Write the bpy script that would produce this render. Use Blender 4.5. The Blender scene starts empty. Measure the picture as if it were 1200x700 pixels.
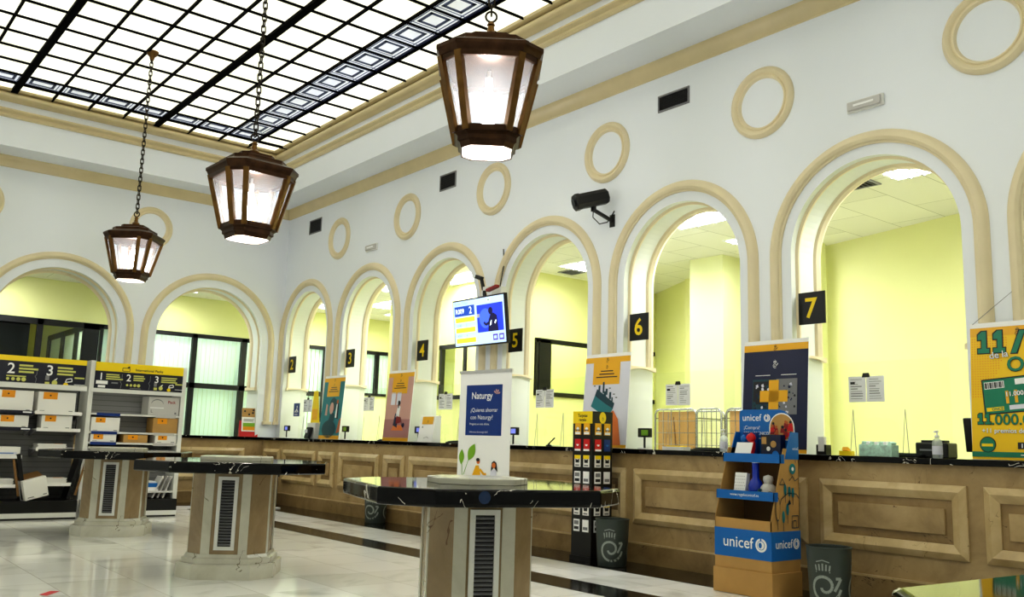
import bpy, bmesh, math, random
from mathutils import Vector, Matrix
random.seed(7)
PI = math.pi
C = bpy.context.scene.collection
sin, cos, rad = math.sin, math.cos, math.radians

# ------------------------------------------------------------------ materials
def lin(c):
    c = c / 255.0
    return c / 12.92 if c <= 0.04045 else ((c + 0.055) / 1.055) ** 2.4
def rgb(r, g, b): return (lin(r), lin(g), lin(b), 1.0)
_mats = {}
def new_mat(name):
    m = bpy.data.materials.new(name); m.use_nodes = True
    nt = m.node_tree; b = nt.nodes['Principled BSDF']
    return m, nt, b
def mat(name, col, rough=0.5, metal=0.0, var=0.0, scale=4.0, bump=0.0, spec=None):
    if name in _mats: return _mats[name]
    m, nt, b = new_mat(name); N, L = nt.nodes.new, nt.links.new
    b.inputs['Base Color'].default_value = rgb(*col); b.inputs['Roughness'].default_value = rough
    b.inputs['Metallic'].default_value = metal
    if spec is not None: b.inputs['Specular IOR Level'].default_value = spec
    if var or bump:
        tc = N('ShaderNodeTexCoord'); nz = N('ShaderNodeTexNoise')
        nz.inputs['Scale'].default_value = scale; nz.inputs['Detail'].default_value = 5
        L(tc.outputs['Object'], nz.inputs['Vector'])
        if var:
            rp = N('ShaderNodeValToRGB'); c = rgb(*col)
            rp.color_ramp.elements[0].position = 0.3; rp.color_ramp.elements[1].position = 0.7
            rp.color_ramp.elements[0].color = (c[0]*(1-var), c[1]*(1-var), c[2]*(1-var), 1)
            rp.color_ramp.elements[1].color = (min(1, c[0]*(1+var)), min(1, c[1]*(1+var)), min(1, c[2]*(1+var)), 1)
            L(nz.outputs['Fac'], rp.inputs['Fac']); L(rp.outputs['Color'], b.inputs['Base Color'])
        if bump:
            bp = N('ShaderNodeBump'); bp.inputs['Strength'].default_value = bump; bp.inputs['Distance'].default_value = 0.02
            L(nz.outputs['Fac'], bp.inputs['Height']); L(bp.outputs['Normal'], b.inputs['Normal'])
    _mats[name] = m; return m
def emit(name, col, strength, base=None):
    if name in _mats: return _mats[name]
    m, nt, b = new_mat(name)
    b.inputs['Base Color'].default_value = rgb(*(base or col)); b.inputs['Roughness'].default_value = 0.4
    b.inputs['Emission Color'].default_value = rgb(*col); b.inputs['Emission Strength'].default_value = strength
    _mats[name] = m; return m
def glass_mat(name, tint=(255, 255, 255), refl=0.06, diff=0.0, milky=(255, 255, 255)):
    m = bpy.data.materials.new(name); m.use_nodes = True; nt = m.node_tree; nt.nodes.clear(); N, L = nt.nodes.new, nt.links.new
    out = N('ShaderNodeOutputMaterial'); tr = N('ShaderNodeBsdfTransparent'); tr.inputs[0].default_value = rgb(*tint)
    gl = N('ShaderNodeBsdfGlossy'); gl.inputs['Roughness'].default_value = 0.03
    mx = N('ShaderNodeMixShader'); mx.inputs[0].default_value = refl
    L(tr.outputs[0], mx.inputs[1]); L(gl.outputs[0], mx.inputs[2]); last = mx
    if diff:
        tl = N('ShaderNodeBsdfTranslucent'); tl.inputs[0].default_value = rgb(*milky)
        m2 = N('ShaderNodeMixShader'); m2.inputs[0].default_value = diff
        L(last.outputs[0], m2.inputs[1]); L(tl.outputs[0], m2.inputs[2]); last = m2
    L(last.outputs[0], out.inputs['Surface']); return m
def stone(name, c0, c1, c2, scale=1.6, rough=0.3, vein=None, veinw=0.03, vscale=2.0, spec=None):
    m, nt, b = new_mat(name); N, L = nt.nodes.new, nt.links.new
    tc = N('ShaderNodeTexCoord'); nz = N('ShaderNodeTexNoise'); nz.inputs['Scale'].default_value = scale
    nz.inputs['Detail'].default_value = 8; nz.inputs['Roughness'].default_value = 0.62; nz.inputs['Distortion'].default_value = 0.5
    L(tc.outputs['Object'], nz.inputs['Vector'])
    rp = N('ShaderNodeValToRGB'); e = rp.color_ramp.elements
    e[0].position = 0.32; e[0].color = rgb(*c0); e[1].position = 0.68; e[1].color = rgb(*c2)
    x = e.new(0.5); x.color = rgb(*c1)
    L(nz.outputs['Fac'], rp.inputs['Fac']); src = rp.outputs['Color']
    if vein:
        n2 = N('ShaderNodeTexNoise'); n2.inputs['Scale'].default_value = vscale; n2.inputs['Detail'].default_value = 4
        n2.inputs['Distortion'].default_value = 1.6; L(tc.outputs['Object'], n2.inputs['Vector'])
        s = N('ShaderNodeMath'); s.operation = 'SUBTRACT'; s.inputs[1].default_value = 0.5; L(n2.outputs['Fac'], s.inputs[0])
        a = N('ShaderNodeMath'); a.operation = 'ABSOLUTE'; L(s.outputs[0], a.inputs[0])
        lt = N('ShaderNodeMath'); lt.operation = 'LESS_THAN'; lt.inputs[1].default_value = veinw; L(a.outputs[0], lt.inputs[0])
        n3 = N('ShaderNodeTexNoise'); n3.inputs['Scale'].default_value = vscale * 1.7; L(tc.outputs['Object'], n3.inputs['Vector'])
        gt = N('ShaderNodeMath'); gt.operation = 'GREATER_THAN'; gt.inputs[1].default_value = 0.56; L(n3.outputs['Fac'], gt.inputs[0])
        ml = N('ShaderNodeMath'); ml.operation = 'MULTIPLY'; L(lt.outputs[0], ml.inputs[0]); L(gt.outputs[0], ml.inputs[1])
        mx = N('ShaderNodeMix'); mx.data_type = 'RGBA'; mx.inputs[7].default_value = rgb(*vein)
        L(ml.outputs[0], mx.inputs[0]); L(src, mx.inputs[6]); src = mx.outputs[2]
    L(src, b.inputs['Base Color']); b.inputs['Roughness'].default_value = rough
    if spec is not None: b.inputs['Specular IOR Level'].default_value = spec
    return m
def floor_mat():
    m, nt, b = new_mat('polished_marble_tiles'); N, L = nt.nodes.new, nt.links.new
    tc = N('ShaderNodeTexCoord'); mp = N('ShaderNodeMapping'); mp.inputs['Rotation'].default_value = (0, 0, 0)
    L(tc.outputs['Object'], mp.inputs['Vector'])
    br = N('ShaderNodeTexBrick'); br.offset = 0.0; br.inputs['Scale'].default_value = 1.0
    br.inputs['Brick Width'].default_value = 0.62; br.inputs['Row Height'].default_value = 0.62
    br.inputs['Mortar Size'].default_value = 0.003; br.inputs['Mortar'].default_value = rgb(200, 196, 186)
    br.inputs['Color1'].default_value = rgb(255, 255, 254); br.inputs['Color2'].default_value = rgb(236, 236, 232)
    br.inputs['Bias'].default_value = -0.1
    L(mp.outputs[0], br.inputs['Vector'])
    # per tile cell offset so every slab has a cut of stone of its own
    fl = N('ShaderNodeVectorMath'); fl.operation = 'SNAP'; fl.inputs[1].default_value = (0.62, 0.62, 10)
    L(mp.outputs[0], fl.inputs[0])
    sc = N('ShaderNodeVectorMath'); sc.operation = 'SCALE'; sc.inputs['Scale'].default_value = 7.3; L(fl.outputs[0], sc.inputs[0])
    ad = N('ShaderNodeVectorMath'); ad.operation = 'ADD'; L(sc.outputs[0], ad.inputs[0]); L(mp.outputs[0], ad.inputs[1])
    nz = N('ShaderNodeTexNoise'); nz.inputs['Scale'].default_value = 1.1; nz.inputs['Detail'].default_value = 6
    nz.inputs['Distortion'].default_value = 1.2; L(ad.outputs[0], nz.inputs['Vector'])
    rp = N('ShaderNodeValToRGB'); e = rp.color_ramp.elements
    e[0].position = 0.3; e[0].color = rgb(208, 207, 203); e[1].position = 0.48; e[1].color = rgb(255, 255, 253)
    L(nz.outputs['Fac'], rp.inputs['Fac'])
    mx = N('ShaderNodeMix'); mx.data_type = 'RGBA'; mx.blend_type = 'MULTIPLY'; mx.inputs[0].default_value = 0.75
    L(br.outputs['Color'], mx.inputs[6]); L(rp.outputs['Color'], mx.inputs[7]); L(mx.outputs[2], b.inputs['Base Color'])
    b.inputs['Roughness'].default_value = 0.1; b.inputs['Specular IOR Level'].default_value = 0.65
    return m
def tile_ceiling():
    m, nt, b = new_mat('office_ceiling_tiles'); N, L = nt.nodes.new, nt.links.new
    tc = N('ShaderNodeTexCoord'); br = N('ShaderNodeTexBrick'); br.offset = 0.5
    br.inputs['Scale'].default_value = 1.0; br.inputs['Brick Width'].default_value = 1.2; br.inputs['Row Height'].default_value = 0.6
    br.inputs['Mortar Size'].default_value = 0.004
    br.inputs['Color1'].default_value = rgb(226, 226, 205); br.inputs['Color2'].default_value = rgb(214, 214, 192); br.inputs['Mortar'].default_value = rgb(150, 150, 120)
    L(tc.outputs['Object'], br.inputs['Vector']); L(br.outputs['Color'], b.inputs['Base Color']); b.inputs['Roughness'].default_value = 0.8
    return m
def slat_mat(name, c_hi, c_lo, pitch, axis=2, rough=0.5):
    m, nt, b = new_mat(name); N, L = nt.nodes.new, nt.links.new
    tc = N('ShaderNodeTexCoord'); sp = N('ShaderNodeSeparateXYZ'); L(tc.outputs['Object'], sp.inputs[0])
    md = N('ShaderNodeMath'); md.operation = 'FRACT'; dv = N('ShaderNodeMath'); dv.operation = 'DIVIDE'; dv.inputs[1].default_value = pitch
    L(sp.outputs[axis], dv.inputs[0]); L(dv.outputs[0], md.inputs[0])
    rp = N('ShaderNodeValToRGB'); e = rp.color_ramp.elements; e[0].position = 0.0; e[0].color = rgb(*c_lo); e[1].position = 0.16; e[1].color = rgb(*c_hi)
    L(md.outputs[0], rp.inputs['Fac']); L(rp.outputs['Color'], b.inputs['Base Color']); b.inputs['Roughness'].default_value = rough
    return m
def sky_glass(name, col, strength):
    m, nt, b = new_mat(name); N, L = nt.nodes.new, nt.links.new
    tc = N('ShaderNodeTexCoord'); nz = N('ShaderNodeTexNoise'); nz.inputs['Scale'].default_value = 0.55; nz.inputs['Detail'].default_value = 3
    L(tc.outputs['Object'], nz.inputs['Vector'])
    rp = N('ShaderNodeValToRGB'); e = rp.color_ramp.elements; c = rgb(*col)
    e[0].position = 0.35; e[0].color = (c[0]*0.74, c[1]*0.75, c[2]*0.64, 1); e[1].position = 0.6; e[1].color = c
    L(nz.outputs['Fac'], rp.inputs['Fac']); L(rp.outputs['Color'], b.inputs['Emission Color'])
    b.inputs['Base Color'].default_value = rgb(225, 225, 215); b.inputs['Emission Strength'].default_value = strength; b.inputs['Roughness'].default_value = 0.6
    return m

BULB, TROF, SKYE, EXPO = 95.0, 25.0, 0.58, 1.02
M = dict(
    wall=mat('white_plaster', (236, 240, 247), 0.7, var=0.012, scale=0.8),
    reveal=mat('arch_reveal_plaster', (224, 228, 220), 0.75),
    cream=mat('cream_moulding', (216, 200, 160), 0.25, var=0.05, scale=3),
    cream_pale=mat('pale_cream_moulding', (228, 215, 182), 0.55, var=0.04, scale=3),
    floor=floor_mat(),
    black_marble=stone('black_marble', (1, 1, 1), (3, 3, 4), (8, 8, 9), 3.0, 0.05, vein=(225, 220, 210), veinw=0.009, vscale=4.2, spec=0.25),
    black_floor=stone('black_marble_floor', (6, 5, 5), (14, 13, 12), (26, 24, 22), 3.0, 0.14, vein=(120, 116, 108), veinw=0.004, vscale=1.6),
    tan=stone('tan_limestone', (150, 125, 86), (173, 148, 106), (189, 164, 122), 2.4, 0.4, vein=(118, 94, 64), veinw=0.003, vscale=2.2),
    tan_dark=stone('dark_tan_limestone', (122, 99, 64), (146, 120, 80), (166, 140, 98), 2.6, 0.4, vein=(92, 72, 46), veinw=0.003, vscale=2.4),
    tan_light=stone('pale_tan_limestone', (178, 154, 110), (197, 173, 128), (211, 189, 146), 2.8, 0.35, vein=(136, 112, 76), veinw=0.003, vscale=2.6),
    ped_tan=stone('pedestal_tan_marble', (138, 118, 88), (158, 136, 104), (176, 154, 120), 2.2, 0.2, vein=(110, 82, 58), veinw=0.004, vscale=1.6),
    ped_white=stone('pedestal_cream_marble', (190, 187, 170), (206, 203, 188), (218, 216, 203), 2.2, 0.22, vein=(150, 144, 124), veinw=0.006, vscale=1.6),
    yellow_wall=mat('yellow_green_paint', (221, 222, 154), 0.7, var=0.03, scale=0.7),
    yellow_pale=mat('pale_yellow_paint', (230, 233, 176), 0.7),
    office_ceiling=tile_ceiling(),
    office_floor=mat('office_floor', (150, 146, 130), 0.5),
    black=mat('black_plastic', (9, 9, 10), 0.4),
    black_metal=mat('black_metal_frame', (7, 7, 8), 0.45),
    iron=mat('skylight_iron', (1, 1, 2), 0.8, spec=0.05),
    grey_dark=mat('charcoal_plastic', (62, 70, 66), 0.45),
    grey_line=mat('light_grey_print', (150, 158, 152), 0.5),
    white=mat('white_print', (245, 245, 245), 0.5),
    paper=mat('white_paper', (236, 237, 240), 0.6),
    card=mat('white_card', (240, 238, 234), 0.5),
    offwhite=mat('off_white_enamel', (226, 226, 222), 0.45),
    navy=mat('navy_print', (10, 20, 62), 0.4),
    ink=mat('dark_ink', (30, 30, 36), 0.5),
    inkgrey=mat('grey_ink', (128, 128, 132), 0.5),
    yel=mat('post_yellow', (246, 214, 10), 0.4),
    amber=mat('amber_yellow', (236, 176, 22), 0.4),
    orange=mat('orange_sticker', (240, 158, 16), 0.4),
    teal=mat('teal_print', (24, 120, 132), 0.4),
    teal_dark=mat('dark_teal_print', (10, 62, 76), 0.4),
    green=mat('lottery_green', (10, 128, 96), 0.4),
    leaf=mat('leaf_green', (126, 176, 44), 0.4),
    mauve=mat('mauve_print', (206, 160, 150), 0.4),
    mauve_dark=mat('dusky_mauve_print', (176, 122, 124), 0.4),
    skin=mat('brown_skin_print', (182, 92, 40), 0.4),
    skin_hi=mat('orange_skin_print', (224, 122, 54), 0.4),
    red=mat('red_print', (206, 24, 30), 0.4),
    darkred=mat('dark_red_print', (140, 24, 28), 0.4),
    lilac=mat('pale_lilac_print', (222, 222, 236), 0.4),
    ublue=mat('cyan_blue_card', (8, 106, 186), 0.4),
    nblue=mat('deep_blue_print', (8, 52, 128), 0.4),
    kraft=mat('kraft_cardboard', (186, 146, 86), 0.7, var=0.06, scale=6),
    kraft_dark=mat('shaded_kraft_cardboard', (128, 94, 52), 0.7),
    bronze=mat('aged_bronze', (66, 44, 28), 0.34, 0.75, var=0.3, scale=14),
    brass=mat('warm_brass', (112, 82, 44), 0.3, 0.85, var=0.25, scale=10),
    chain=mat('dark_chain_iron', (44, 36, 26), 0.4, 0.7),
    chrome=mat('steel_tube', (168, 170, 168), 0.25, 0.9),
    slat=slat_mat('grey_slatwall', (150, 150, 150), (92, 92, 92), 0.075),
    slat_dark=slat_mat('dark_slatwall', (118, 118, 118), (74, 74, 74), 0.075),
    shelf_grey=mat('grey_shelf_box', (196, 194, 192), 0.5),
    blinds=slat_mat('vertical_blinds', (234, 246, 236), (190, 212, 194), 0.09, axis=0, rough=0.7),
    dark_glass=mat('dark_glazing', (8, 16, 10), 0.08),
    green_glass=glass_mat('greenish_glazing', (246, 250, 236), 0.04),
    screen_glass=glass_mat('clear_acrylic', (252, 253, 250), 0.025),
    lamp_glass=glass_mat('lantern_glass', (236, 240, 250), 0.06, 0.06, (236, 244, 255)),
    lamp_bottom=glass_mat('lantern_base_glass', (255, 255, 255), 0.05, 0.75, (255, 252, 244)),
    bulb=emit('lantern_bulb', (255, 249, 240), BULB),
    troffer=emit('fluorescent_lens', (250, 252, 255), TROF),
    backlight=sky_glass('skylight_glass', (255, 253, 236), SKYE),
    borderglass=sky_glass('skylight_border_glass', (214, 220, 240), SKYE*.62),
    blueline=mat('blue_grey_leading', (74, 86, 122), 0.5),
    bluestrip=mat('navy_leading', (30, 36, 76), 0.5),
    screen_bg=emit('screen_pale_blue', (186, 216, 250), 0.42),
    screen_blue=emit('screen_blue', (34, 60, 236), 0.5),
    screen_blue_hi=emit('screen_light_blue', (70, 104, 250), 0.5),
    screen_navy=emit('screen_navy', (30, 74, 176), 0.42),
    screen_yel=emit('screen_yellow', (252, 224, 64), 0.45),
    screen_violet=emit('screen_violet', (84, 60, 170), 0.45),
    screen_dark=emit('screen_dark', (16, 12, 60), 0.5),
    screen_txt=emit('screen_text_grey', (130, 160, 200), 0.4),
    screen_white=emit('screen_white', (225, 238, 255), 0.55),
    display=emit('small_display', (110, 120, 200), 0.5),
    bottle=glass_mat('clear_gel_bottle', (238, 244, 246), 0.1, 0.3),
    blue_gloss=mat('cobalt_gloss', (14, 50, 170), 0.2),
    tissue=mat('mint_print', (190, 226, 210), 0.5, var=0.25, scale=30),
    red_tape=mat('red_tape', (214, 50, 60), 0.5),
    vent_dark=mat('vent_shadow', (12, 12, 13), 0.7),
    pole=mat('silver_pole', (200, 200, 200), 0.35, 0.6),
)

M['patch'] = mat('dark_blue_patch', (16, 44, 82), 0.2)  # dark blue for the small disc on one slab edge
# ------------------------------------------------------------------ mesh builder
class MB:
    def __init__(s): s.v = []; s.f = []; s.fm = []; s.mats = []
    def mi(s, m):
        if m not in s.mats: s.mats.append(m)
        return s.mats.index(m)
    def add(s, vs, fs, m):
        k = len(s.v); s.v += [tuple(v) for v in vs]; i = s.mi(m)
        for f in fs: s.f.append(tuple(k + q for q in f)); s.fm.append(i)
    def quad(s, a, b, c, d, m): s.add([a, b, c, d], [(0, 1, 2, 3)], m)
    def box(s, x0, x1, y0, y1, z0, z1, m):
        v = [(x, y, z) for z in (z0, z1) for y in (y0, y1) for x in (x0, x1)]
        s.add(v, [(0, 2, 3, 1), (4, 5, 7, 6), (0, 1, 5, 4), (2, 6, 7, 3), (0, 4, 6, 2), (1, 3, 7, 5)], m)
    def obox(s, c, sx, sy, sz, rot, m):
        v = []
        for z in (-.5, .5):
            for y in (-.5, .5):
                for x in (-.5, .5):
                    v.append(Vector(c) + rot @ Vector((x*sx, y*sy, z*sz)))
        s.add(v, [(0, 2, 3, 1), (4, 5, 7, 6), (0, 1, 5, 4), (2, 6, 7, 3), (0, 4, 6, 2), (1, 3, 7, 5)], m)
    def bar(s, a, b, w, m, h=None):
        a, b = Vector(a), Vector(b); d = b - a; q = d.to_track_quat('Z', 'Y').to_matrix()
        s.obox((a + b) / 2, w, h or w, d.length, q, m)
    def tube(s, pts, r, m, n=8, closed=False, caps=True):
        pts = [Vector(p) for p in pts]; rs = r if isinstance(r, (list, tuple)) else [r] * len(pts); rings = []
        N = len(pts); up = None; vs = []
        for i, p in enumerate(pts):
            a = pts[i-1] if (i > 0 or closed) else p; b = pts[(i+1) % N] if (i < N-1 or closed) else p
            d = (b - a).normalized()
            if up is None: up = d.orthogonal().normalized()
            up = (up - d * up.dot(d)).normalized(); w = d.cross(up)
            vs += [p + (up * cos(2*PI*k/n) + w * sin(2*PI*k/n)) * rs[i] for k in range(n)]
        fs = []
        for i in range(N if closed else N-1):
            j = (i+1) % N
            for k in range(n): fs.append((i*n+k, i*n+(k+1) % n, j*n+(k+1) % n, j*n+k))
        if caps and not closed: fs += [tuple(range(n-1, -1, -1)), tuple((N-1)*n+k for k in range(n))]
        s.add(vs, fs, m)
    def lathe(s, prof, m, c=(0, 0, 0), n=24, sq=1.0, cap=True):
        vs = []
        for r, z in prof: vs += [(c[0] + r*cos(2*PI*k/n), c[1] + r*sq*sin(2*PI*k/n), c[2] + z) for k in range(n)]
        fs = [(i*n+k, i*n+(k+1) % n, (i+1)*n+(k+1) % n, (i+1)*n+k) for i in range(len(prof)-1) for k in range(n)]
        if cap:
            if prof[0][0] > 0: fs.append(tuple(range(n-1, -1, -1)))
            if prof[-1][0] > 0: fs.append(tuple((len(prof)-1)*n+k for k in range(n)))
        s.add(vs, fs, m)
    def loft(s, rings, m, cap0=True, cap1=True):
        n = len(rings[0]); vs = [p for r in rings for p in r]
        fs = [(i*n+k, i*n+(k+1) % n, (i+1)*n+(k+1) % n, (i+1)*n+k) for i in range(len(rings)-1) for k in range(n)]
        if cap0: fs.append(tuple(range(n-1, -1, -1)))
        if cap1: fs.append(tuple((len(rings)-1)*n+k for k in range(n)))
        s.add(vs, fs, m)
    def prism(s, poly, d, m):       # polygon of 3D points extruded along vector d
        d = Vector(d); s.loft([[Vector(p) for p in poly], [Vector(p) + d for p in poly]], m)
    def rect_frame(s, P, u0, v0, u1, v1, prof, m, fill=None):
        rings = [[P.at(u0+i, v0+i, h), P.at(u1-i, v0+i, h), P.at(u1-i, v1-i, h), P.at(u0+i, v1-i, h)] for i, h in prof]
        s.loft(rings, m, cap0=False, cap1=False)
        if fill: s.add(rings[-1], [(0, 1, 2, 3)], fill)
    def build(s, name, parent=None, smooth=None, bevel=0, loc=None, rotz=0):
        me = bpy.data.meshes.new(name); me.from_pydata(s.v, [], s.f)
        for m in s.mats: me.materials.append(m)
        for p, i in zip(me.polygons, s.fm): p.material_index = i
        bm = bmesh.new(); bm.from_mesh(me); bmesh.ops.recalc_face_normals(bm, faces=bm.faces); bm.to_mesh(me); bm.free()
        if smooth:
            for p in me.polygons: p.use_smooth = True
            me.set_sharp_from_angle(angle=rad(smooth))
        o = bpy.data.objects.new(name, me); C.objects.link(o)
        if parent: o.parent = parent
        if loc: o.location = loc
        if rotz: o.rotation_euler.z = rotz
        if bevel:
            b = o.modifiers.new('edge', 'BEVEL'); b.width = bevel; b.segments = 2; b.limit_method = 'ANGLE'; b.angle_limit = rad(40)
        return o

_txt = {}
def text_mesh(st, bold):
    key = (st, bold)
    if key not in _txt:
        cu = bpy.data.curves.new('t', 'FONT'); cu.body = st; cu.size = 1.0; cu.offset = bold; cu.resolution_u = 3
        o = bpy.data.objects.new('t', cu); C.objects.link(o); dg = bpy.context.evaluated_depsgraph_get(); dg.update()
        e = o.evaluated_get(dg); me = e.to_mesh()
        _txt[key] = ([tuple(v.co) for v in me.vertices], [tuple(p.vertices) for p in me.polygons])
        e.to_mesh_clear(); bpy.data.objects.remove(o); bpy.data.curves.remove(cu)
    return _txt[key]

class Pl:                       # a flat printed plane: u to the viewer's right, v up, n towards the viewer
    def __init__(s, O, U, V=(0, 0, 1), bend=None):
        s.O = Vector(O); s.U = Vector(U).normalized(); s.V = Vector(V).normalized(); s.N = s.U.cross(s.V); s.bend = bend
    def at(s, u, v, k=0.0):
        if s.bend: return s.bend(u, v, k)
        return s.O + s.U*u + s.V*v + s.N*k
    def poly(s, b, pts, m, k=1): b.add([s.at(u, v, k*0.0015) for u, v in pts], [tuple(range(len(pts)))], m)
    def rect(s, b, u0, v0, u1, v1, m, k=1): s.poly(b, [(u0, v0), (u1, v0), (u1, v1), (u0, v1)], m, k)
    def disc(s, b, u, v, r, m, k=1, n=20, ry=None, a0=0, a1=2*PI):
        full = abs(a1 - a0 - 2*PI) < 1e-6
        s.poly(b, [(u + r*cos(a0+(a1-a0)*i/(n if full else n-1)), v + (ry or r)*sin(a0+(a1-a0)*i/(n if full else n-1))) for i in range(n)], m, k)
    def line(s, b, pts, w, m, k=1):
        for (a, c), (d, e) in zip(pts, pts[1:]):
            L = math.hypot(d-a, e-c) or 1; x, y = -(e-c)/L*w/2, (d-a)/L*w/2
            s.poly(b, [(a+x, c+y), (a-x, c-y), (d-x, e-y), (d+x, e+y)], m, k)
    def text(s, b, st, u, v, size, m, k=2, al='L', bold=0.0, sx=1.0, rot=0.0):
        vs, fs = text_mesh(st, bold)
        if not vs: return
        w = max(x for x, y, z in vs); off = {'L': 0, 'C': -w/2, 'R': -w}[al]; cr, sr = cos(rot), sin(rot)
        out = []
        for x, y, z in vs:
            a, c = (x+off)*size*sx, y*size
            out.append(s.at(u + a*cr - c*sr, v + a*sr + c*cr, k*0.0015))
        b.add(out, fs, m)
    def sheet(s, b, u0, v0, u1, v1, th, m):
        b.prism([s.at(u0, v0), s.at(u1, v0), s.at(u1, v1), s.at(u0, v1)], -s.N*th, m)

def tag(o, label=None, cat=None, group=None, kind=None):
    if label: o['label'] = label
    if cat: o['category'] = cat
    if group: o['group'] = group
    if kind: o['kind'] = kind
    return o
def thing(name, label, cat, loc=(0, 0, 0), rotz=0, group=None):
    o = bpy.data.objects.new(name, None); C.objects.link(o); o.location = loc; o.rotation_euler.z = rotz; o.empty_display_size = 0.1
    return tag(o, label, cat, group)
def struct(b, name, **k): return tag(b.build(name, **k), kind='structure')
def dup(root, loc, rotz=None, label=None):
    r = root.copy(); C.objects.link(r); r.location = loc
    if rotz is not None: r.rotation_euler.z = rotz
    if label: r['label'] = label
    for ch in list(root.children):
        c = ch.copy(); C.objects.link(c); c.parent = r
        for g in list(ch.children):
            d = g.copy(); C.objects.link(d); d.parent = c
    return r

# ------------------------------------------------------------------ dimensions
XW, YF, TH = 7.52, 16.4, 0.5
BAY = 2.24; MED = [3.075 + BAY*k for k in range(-2, 7)]
ARC = {n: 4.195 + BAY*(7-n) for n in range(2, 10)}      # window number -> centre along the wall
SPR, R_OUT, R_MID, R_IN = 3.08, 1.05, 0.925, 0.82
ZTOP, CT = 5.62, 1.18                                    # soffit height, counter top
FARC = [6.12, 3.5, 0.88]; FSPR, FR_OUT, FR_MID, FR_IN = 2.91, 1.25, 1.13, 0.99
XMIN, YMIN = -0.62, -4.2
ZC = 3.95                                                # office ceiling
ZG = 6.5                                                 # skylight glass

mapR = lambda s, z, d: (XW + d, s, z)
mapF = lambda s, z, d: (s, YF + d, z)

def arch_wall(b, mp, lo, hi, centers, spr, r, ztop, base, m, mr, th):
    cs = sorted(centers); edges = [lo]
    for a, c in zip(cs, cs[1:]): edges.append((a+c)/2)
    edges.append(hi); n = 40
    for i, c in enumerate(cs):
        e0, e1 = edges[i], edges[i+1]
        for d in (0, th):
            q = lambda s0, z0, s1, z1: b.quad(mp(s0, z0, d), mp(s1, z0, d), mp(s1, z1, d), mp(s0, z1, d), m)
            q(e0, 0, c-r, ztop); q(c+r, 0, e1, ztop); q(c-r, 0, c+r, base)
            for k in range(n):
                a0, a1 = PI*k/n, PI*(k+1)/n
                p0, p1 = (c+r*cos(a0), spr+r*sin(a0)), (c+r*cos(a1), spr+r*sin(a1))
                b.quad(mp(p0[0], p0[1], d), mp(p0[0], ztop, d), mp(p1[0], ztop, d), mp(p1[0], p1[1], d), m)
        path = [(c+r, base)] + [(c+r*cos(PI*k/n), spr+r*sin(PI*k/n)) for k in range(n+1)] + [(c-r, base)]
        for (s0, z0), (s1, z1) in zip(path, path[1:]):
            b.quad(mp(s0, z0, 0), mp(s1, z1, 0), mp(s1, z1, th), mp(s0, z0, th), mr)
        b.quad(mp(c-r, base, 0), mp(c+r, base, 0), mp(c+r, base, th), mp(c-r, base, th), mr)

def arch_sweep(b, mp, c, spr, zfoot, prof, m, n=48):
    # prof: list of (radius, depth) pairs, swept up one jamb, round the arch and down the other
    rings = []
    st = [(1, 0, zfoot)] + [(cos(PI*k/n), sin(PI*k/n), None) for k in range(n+1)] + [(-1, 0, zfoot)]
    for cx, cz, zf in st:
        rings.append([mp(c + a*cx, (spr + a*cz) if zf is None else zf, d) for a, d in prof])
    b.loft(rings, m)

# ------------------------------------------------------------------ the hall shell
b = MB(); b.quad((XMIN-1, YMIN-1, 0), (14, YMIN-1, 0), (14, 27, 0), (XMIN-1, 27, 0), M['floor']); struct(b, 'floor')
b = MB(); arch_wall(b, mapR, YMIN, YF, [ARC[n] for n in range(2, 10)], SPR, R_IN, ZTOP, CT-0.05, M['wall'], M['reveal'], TH)
struct(b, 'wall_right', smooth=40)
b = MB(); arch_wall(b, mapF, XMIN, XW, FARC, FSPR, FR_IN, ZTOP, CT-0.05, M['wall'], M['reveal'], TH)
struct(b, 'wall_far', smooth=40)
b = MB(); b.box(XMIN-0.2, XMIN, YMIN, YF, 0, ZTOP, M['wall']); struct(b, 'wall_left')
b = MB(); b.box(XMIN, XW, YMIN-0.2, YMIN, 0, ZTOP, M['wall']); struct(b, 'wall_back')
# soffit, fascia and upper roof box round the skylight
X0, X1, Y0, Y1 = 0.1, 6.92, YMIN+0.7, 15.76
b = MB()
for (xa, xb, ya, yb) in ((X1, XW+TH, YMIN, YF+TH), (XMIN, X0, YMIN, YF+TH), (X0, X1, Y1, YF+TH), (X0, X1, YMIN, Y0)):
    b.box(xa, xb, ya, yb, ZTOP, ZG+0.02, M['wall'])
struct(b, 'ceiling')
# cornices: prisms along the four sides
def ring_profile(b, prof, x0, x1, y0, y1, m):
    # prof (inset, z) walked round the rectangle; inset grows towards the middle of the room
    b.loft([[(x0+i, y0+i, z), (x1-i, y0+i, z), (x1-i, y1-i, z), (x0+i, y1-i, z)] for i, z in prof], m, False, False)
def torus_prof(z0, z1, out, n=8, base=0.0):
    zc, h = (z0+z1)/2, (z1-z0)/2
    return [(base, z0)] + [(base + out*sin(PI*k/n), zc - h*cos(PI*k/n)) for k in range(1, n)] + [(base, z1)]
b = MB(); ring_profile(b, [(0.0, 5.44), (0.02, 5.45), (0.03, 5.5), (0.07, 5.55), (0.09, 5.6), (0.09, 5.62), (0, 5.62)], XMIN, XW, YMIN, YF, M['cream']); struct(b, 'trim_1', smooth=30)
b = MB(); ring_profile(b, [(0, 6.075), (0.02, 6.08), (0.035, 6.105), (0.02, 6.13), (0.02, 6.15), (0.05, 6.17), (0.06, 6.19), (0.05, 6.215), (0, 6.22)], X0, X1, Y0, Y1, M['cream']); struct(b, 'trim_2', smooth=30)
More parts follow.
